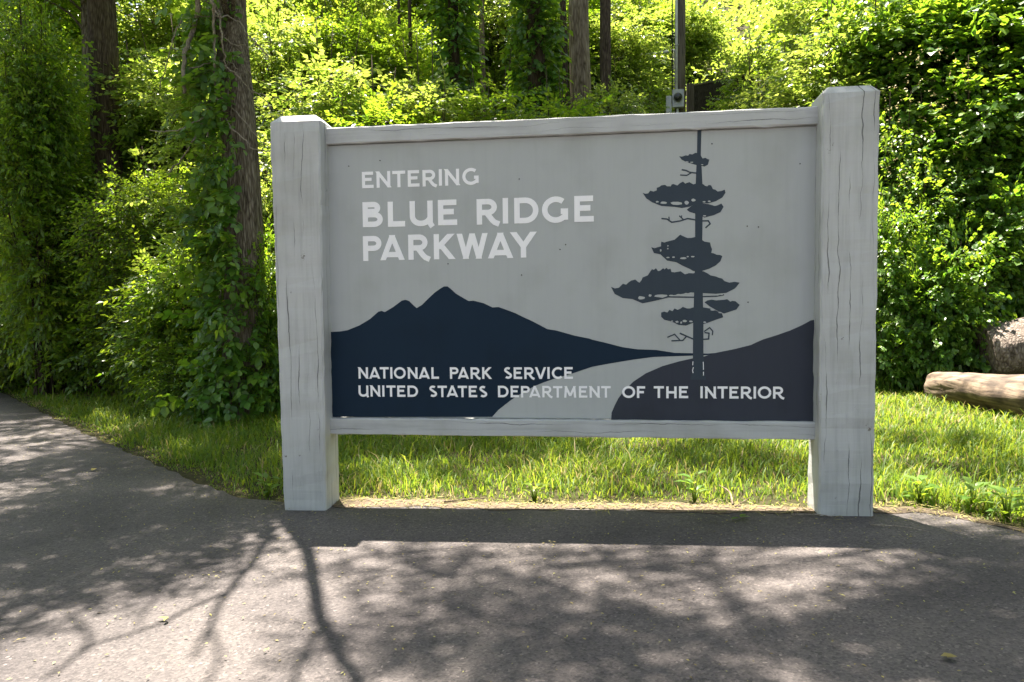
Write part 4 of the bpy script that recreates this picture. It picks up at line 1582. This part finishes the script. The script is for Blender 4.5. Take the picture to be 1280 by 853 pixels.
# ------------------------------------------------------------------ logs
def log(name, label, a, b, ra, rb, mat, seed, endmat='bare_wood', lump=1.0, tip=.38):
    r = np.random.default_rng(seed)
    a, b = np.array(a, float), np.array(b, float)
    d = b - a
    Lg = np.linalg.norm(d)
    rz = math.atan2(d[1], d[0])
    o = empty(name, tuple(a), rz)
    tag(o, label, 'log', None)
    n, k = 28, 30
    xs = np.linspace(0, Lg, k)
    ph = r.uniform(0, 6.28, 8)
    pts = np.stack([xs, .03 * np.sin(xs * 1.4 + ph[0]), np.linspace(0, d[2], k) + .02 * np.sin(xs * 2.1)], -1)
    f = xs / Lg
    rad = (ra * (1 - f) + rb * f) * (1 - tip * np.exp(-xs / .06))

    def wob(i, th):
        return 1 + lump * (.05 * np.sin(2 * th + ph[1] + i * .15) + .04 * np.sin(3 * th - i * .2 + ph[2]) + .025 * np.sin(7 * th + i * .3 + ph[3]) + .015 * np.sin(11 * th + ph[4] + i * .7))
    V, T = tube(pts, rad, n, False, wob)
    link('bole', mesh_np('bole', V, T, smooth_sh=True), o, mats=[M[mat]])
    for e in (0, k - 1):
        ring_ = V[e * n:(e + 1) * n]
        c = ring_.mean(0) + np.array([-.02 if e == 0 else .02, 0, 0])
        VV = np.concatenate([ring_, [c]])
        TT = np.array([(i, (i + 1) % n, n) for i in range(n)])
        link('cut_end', mesh_np('cut_end', VV, TT), o, mats=[M[endmat]])
    return o


l0 = G(1164, 500)
lm = G(1285, 524)
l1 = (l0[0] + (lm[0] - l0[0]) * 1.5, l0[1] + (lm[1] - l0[1]) * 1.5)
LOG0, LOG1 = l0, l1
log('fallen_log', 'pale barkless log lying on the grass at the right edge', (l0[0] + .05, l0[1] + .2, float(gz(*l0)) + .17), (l1[0], l1[1] + .2, float(gz(*l1)) + .26), .18, .30, 'bare_wood', 91, lump=2.0)
c1 = at(1236, 436, 10.2)
log('log_section', 'thick barky log section standing behind the pale log', (c1[0] - .05, c1[1], float(gz(c1[0], c1[1])) + .60), (c1[0] + 1.5, c1[1] - .15, float(gz(c1[0], c1[1])) + .72), .40, .44, 'log_bark', 92, 'log_bark', 1.3, .10)
c2 = at(1238, 472, 10.2)
log('broken_wood', 'broken barky chunk wedged between the two logs', (c2[0] - .05, c2[1], float(gz(c2[0], c2[1])) + .30), (c2[0] + .9, c2[1] - .25, float(gz(c2[0], c2[1])) + .36), .10, .16, 'log_bark', 93, 'log_bark', 2.5)

# ------------------------------------------------------------------ grass
BX = np.array([-20, -10.3, -5.6, -4.2, -3.4, -2.2, -1.2, 2, 5, 7.6, 12])
BY = np.array([14, 8.5, 6.0, 5.0, 4.3, 4.4, 6.0, 7.0, 7.2, 6.6, 6.0])


def grass_mesh():
    r = np.random.default_rng(101)
    N = 460000
    x = r.uniform(-12.5, 10.5, N)
    y = r.uniform(-2.0, 9.5, N)
    lo = edge_y(x) + np.where((x > -.1) & (x < 3.7), .11, .035) + .05 * np.sin(x * 4.3) * np.sin(x * 1.7 + 1) + r.exponential(.035, N)
    hi = np.interp(x, BX, BY) + r.normal(0, .25, N)
    k = (y > lo) & (y < hi)
    # clear of the posts
    for a, b_ in ((-.36, .02), (3.29, 3.66)):
        k &= ~((x > a) & (x < b_) & (y > -.2) & (y < .14))
    dist = np.hypot(x - CAM[0], y - CAM[1])
    patch = .55 + .45 * np.sin(x * 2.3 + 1.3 * np.sin(y * 1.9)) * np.sin(y * 2.7 + x)
    k &= r.uniform(0, 1, N) < np.clip(1.35 - .055 * dist, .35, 1) * (.6 + .4 * patch)
    # inside the view, with a margin
    ang = np.arctan2(x - CAM[0], y - CAM[1]) + YAW
    k &= np.abs(ang) < .72
    x, y, dist, patch, lo = x[k], y[k], dist[k], patch[k], lo[k]
    n = len(x)
    z = gz(x, y)
    near = np.clip((y - lo) / .35, .25, 1)
    h = (.045 + .085 * patch ** 1.4 + r.gamma(1.6, .034, n)) * near * (.72 + .13 * np.sin(x * 5))
    h *= np.where((y > np.interp(x, BX, BY) - .5) & (x > 4) & (x < 6.4), 1.6, 1.0)
    lx = (x - LOG0[0]) / (LOG1[0] - LOG0[0])                        # thinner grass against the fallen log
    ly = LOG0[1] + (LOG1[1] - LOG0[1]) * lx
    h *= np.where((lx > -.1) & (y > ly - .7), .55, 1.0)
    w = np.clip(.0034 + .00046 * dist, .004, .012) * r.uniform(.7, 1.3, n)
    a = r.uniform(0, 2 * math.pi, n)
    lean = h * r.uniform(.2, 1.3, n)
    dx, dy = np.cos(a), np.sin(a)
    sx, sy = -dy, dx
    base = np.stack([x, y, z - .01], -1)
    s = np.stack([sx, sy, np.zeros(n)], -1) * w[:, None]
    mid = base + np.stack([dx * lean * .35, dy * lean * .35, h * .62], -1)
    tip = base + np.stack([dx * lean, dy * lean, h * r.uniform(.75, 1.0, n)], -1)
    V = np.stack([base - s * .8, base + s * .8, mid - s * .6, mid + s * .6, tip], 1).reshape(-1, 3)
    t = np.array([(0, 1, 3), (0, 3, 2), (2, 3, 4)])
    T = (t[None] + (np.arange(n) * 5)[:, None, None]).reshape(-1, 3)
    rv = np.clip(r.beta(2.2, 2.6, n) * .86, 0, .86)
    dry = r.uniform(0, 1, n) < np.clip(.05 + .35 * np.exp(-(y - lo) / .06), 0, .6)
    dry |= r.uniform(0, 1, n) < .14 * (np.sin(x * 1.7 + 2.1 * np.sin(y * 1.3)) * np.sin(y * 2.2 + .8 * x + 1) > .62)
    rv = np.where(dry, r.uniform(.93, 1, n), rv)
    print('grass blades', n)
    return mesh_np('grass', V, T, np.repeat(rv, 5))


tag(link('grass', grass_mesh(), mats=[M['grass']]), 'lush green grass along the path and behind the sign', 'grass', kind='stuff')


def litter(name, n, xy, size, mat, label, cat, seed, zoff=.012, w=.5, flat=.25):
    r = np.random.default_rng(seed)
    x, y = xy(r, n)
    lv, lt = leaf_tpl(1.0, w, False, .3, .1)
    a = r.uniform(0, 6.28, len(x))
    d = np.stack([np.cos(a), np.sin(a), r.normal(0, flat, len(x))], -1)
    up = np.array([0, 0, 1.]) + r.normal(0, flat, (len(x), 3))
    P = np.stack([x, y, gz(x, y) + zoff + np.abs(r.normal(0, .006, len(x)))], -1)
    V, T = place(lv, lt, basis(d, up), r.uniform(*size, len(x)), P)
    me = mesh_np(name, V, T, np.repeat(r.uniform(0, 1, len(x)), len(lv)))
    tag(link(name, me, mats=[M[mat]]), label, cat, kind='stuff')


def bank_xy(r, n):
    x = r.uniform(-13, -3.6, n)
    y = np.interp(x, BX, BY) + r.uniform(-.25, 2.2, n)
    return x, y


litter('leaf_litter', 9000, bank_xy, (.05, .11), 'dead_leaf', 'brown fallen leaves under the shrubs on the left', 'leaf litter', 111, .02)


def path_xy(r, n):
    x = r.uniform(-9, 5, n)
    y = edge_y(x) - r.exponential(1.5, n) - .02
    return x, y


litter('fallen_bits', 4500, path_xy, (.008, .024), 'bits', 'tiny fallen yellow petals and leaf bits scattered over the asphalt', 'debris', 112, .024, .45, .15)


def verge_xy(r, n):
    x = r.uniform(-.5, 5.2, n)
    y = edge_y(x) + r.normal(.05, .07, n)
    return x, y


litter('dry_straw', 2600, verge_xy, (.02, .085), 'bits', 'dry straw and chaff on the dirt strip under the sign', 'straw', 113, .03, .09, .12)


# ------------------------------------------------------------------ small plants and fallen things near the sign
def weed(px, py, n, L, w, label, seed, mat='leaf_round'):
    r = np.random.default_rng(seed)
    x, y = G(px, py)
    o = empty('weed', (x, y, float(gz(x, y))))
    tag(o, label, 'weed', 'weeds at the edge of the dirt strip')
    lv, lt = leaf_tpl(1.0, w, True, .25, .35)
    stem = Bag()
    for k in range(n):
        a = k * 2.4 + r.uniform(-.3, .3)
        hh = r.uniform(.05, .2) * L / .1
        d = np.array([math.cos(a), math.sin(a), r.uniform(.3, 1.0)])
        p = np.array([math.cos(a) * .03, math.sin(a) * .03, hh])
        V = lv @ basis(d[None], np.array([[0, 0, 1.0]]))[0] * L * r.uniform(.7, 1.2) + p
        me = mesh_np('leaf', V, lt, np.full(len(V), r.uniform(.4, 1)))
        link('leaf', me, o, mats=[M[mat]])
        V, T = tube([(0, 0, -.02), tuple(p * .6), tuple(p)], [.004, .003, .002], 5)
        stem.add(V, T, .5)
    link('stem', stem.mesh('stem'), o, mats=[M['grass']])


weed(668, 628, 10, .07, .62, 'bright round-leaved weed under the middle of the sign', 121, 'leaf_bright')
weed(868, 630, 10, .105, .42, 'upright broad-leaved weed below the right half of the sign', 122)
weed(1150, 632, 14, .09, .6, 'leafy weed at the grass edge right of the right post', 123)
weed(1215, 640, 14, .09, .6, 'leafy weed at the grass edge near the right side', 124)
weed(1258, 652, 14, .10, .6, 'leafy weed at the grass edge in the far right', 125)
weed(334, 622, 10, .08, .55, 'low weed at the left foot of the left sign post', 126)


def stick(px0, py0, px1, py1, rad, name, label, cat, mat='dead_vine', lift=.0, bend=.03):
    a, b_ = G(px0, py0), G(px1, py1)
    a = np.array([a[0], a[1], float(gz(*a)) + .03 + rad])
    b_ = np.array([b_[0], b_[1], float(gz(*b_)) + .03 + rad + lift])
    mid = (a + b_) / 2 + np.array([bend, bend, lift * .2])
    V, T = tube(curve_pts([a, mid, b_], 8) - a, np.linspace(rad, rad * .5, 9)[:len(curve_pts([a, mid, b_], 8))], 6)
    o = link(name, mesh_np(name, V, T, smooth_sh=True), None, tuple(a), [M[mat]])
    tag(o, label, cat)


stick(916, 638, 899, 622, .009, 'dead_twig', 'short thick dead twig at the grass edge under the right of the sign', 'twig', 'bark_tan', lift=.05)
stick(918, 640, 938, 633, .004, 'dead_stalk', 'thin pale stalk beside the short thick twig', 'twig', 'bark_tan', lift=.03)
stick(1088, 663, 1160, 672, .005, 'dry_stalk', 'thin pale dry stalk lying on asphalt by the right post', 'twig')
stick(990, 650, 1042, 653, .005, 'straw_stem', 'thin straw stem at the left foot of the right post', 'twig')
stick(555, 634, 606, 630, .008, 'brown_twig', 'thin brown twig on the dirt under the left half of the sign', 'twig', 'twig')


def fallen_leaf(px, py, L, w, mat, label, rnd, seed, n=1):
    r = np.random.default_rng(seed)
    x, y = G(px, py)
    b_ = Bag()
    for k in range(n):
        lv, lt = leaf_tpl(L * r.uniform(.7, 1), w, True, .3, .05)
        a = r.uniform(0, 6.28)
        V = lv @ basis(np.array([[math.cos(a), math.sin(a), .1]]), np.array([[.1, .1, 1.0]]))[0] + np.array([0, 0, .004 * k])
        b_.add(V, lt, rnd)
    o = link('fallen_leaf', b_.mesh('fallen_leaf'), None, (x, y, float(gz(x, y)) + .034), [M[mat]])
    tag(o, label, 'leaf', 'leaves lying on the asphalt')


fallen_leaf(925, 654, .09, .4, 'leaf_round', 'green leaf lying on asphalt below the right half of the sign', .6, 131, 3)
fallen_leaf(636, 655, .06, .5, 'leaf_round', 'small green leaf in the sign shadow below the middle of the sign', .5, 132)
fallen_leaf(1195, 832, .06, .7, 'bits', 'dry tan leaf on the asphalt in the lower right corner', .5, 133, 2)
fallen_leaf(210, 782, .05, .4, 'bits', 'yellow-green leaf on the sunlit asphalt at the lower left', 1, 134, 3)
fallen_leaf(115, 593, .09, .6, 'bits', 'tan leaf on the sunlit part of the path at the left', .4, 135)

# cream blossoms on the right hand thicket
rb = np.random.default_rng(141)
n = 420
P = []
while len(P) < n:
    px, py = rb.uniform(1100, 1215), rb.uniform(60, 420)
    P.append(at(px, py, rb.uniform(11.0, 12.4)))
P = np.array(P)
bm_ = Bag()
lv, lt = leaf_tpl(1.0, .5, False, .3, .1)
for q in range(3):
    a = rb.normal(0, 1, (n, 3))
    V, T = place(lv, lt, basis(a, rb.normal(0, 1, (n, 3))), rb.uniform(.025, .04, n), P + rb.normal(0, .015, (n, 3)))
    bm_.add(V, T, rb.uniform(0, 1, len(V)))
tag(link('blossoms', bm_.mesh('blossoms'), mats=[M['blossom']]), 'small cream blossoms sprinkled over the hedge right of the sign', 'blossom', kind='stuff')
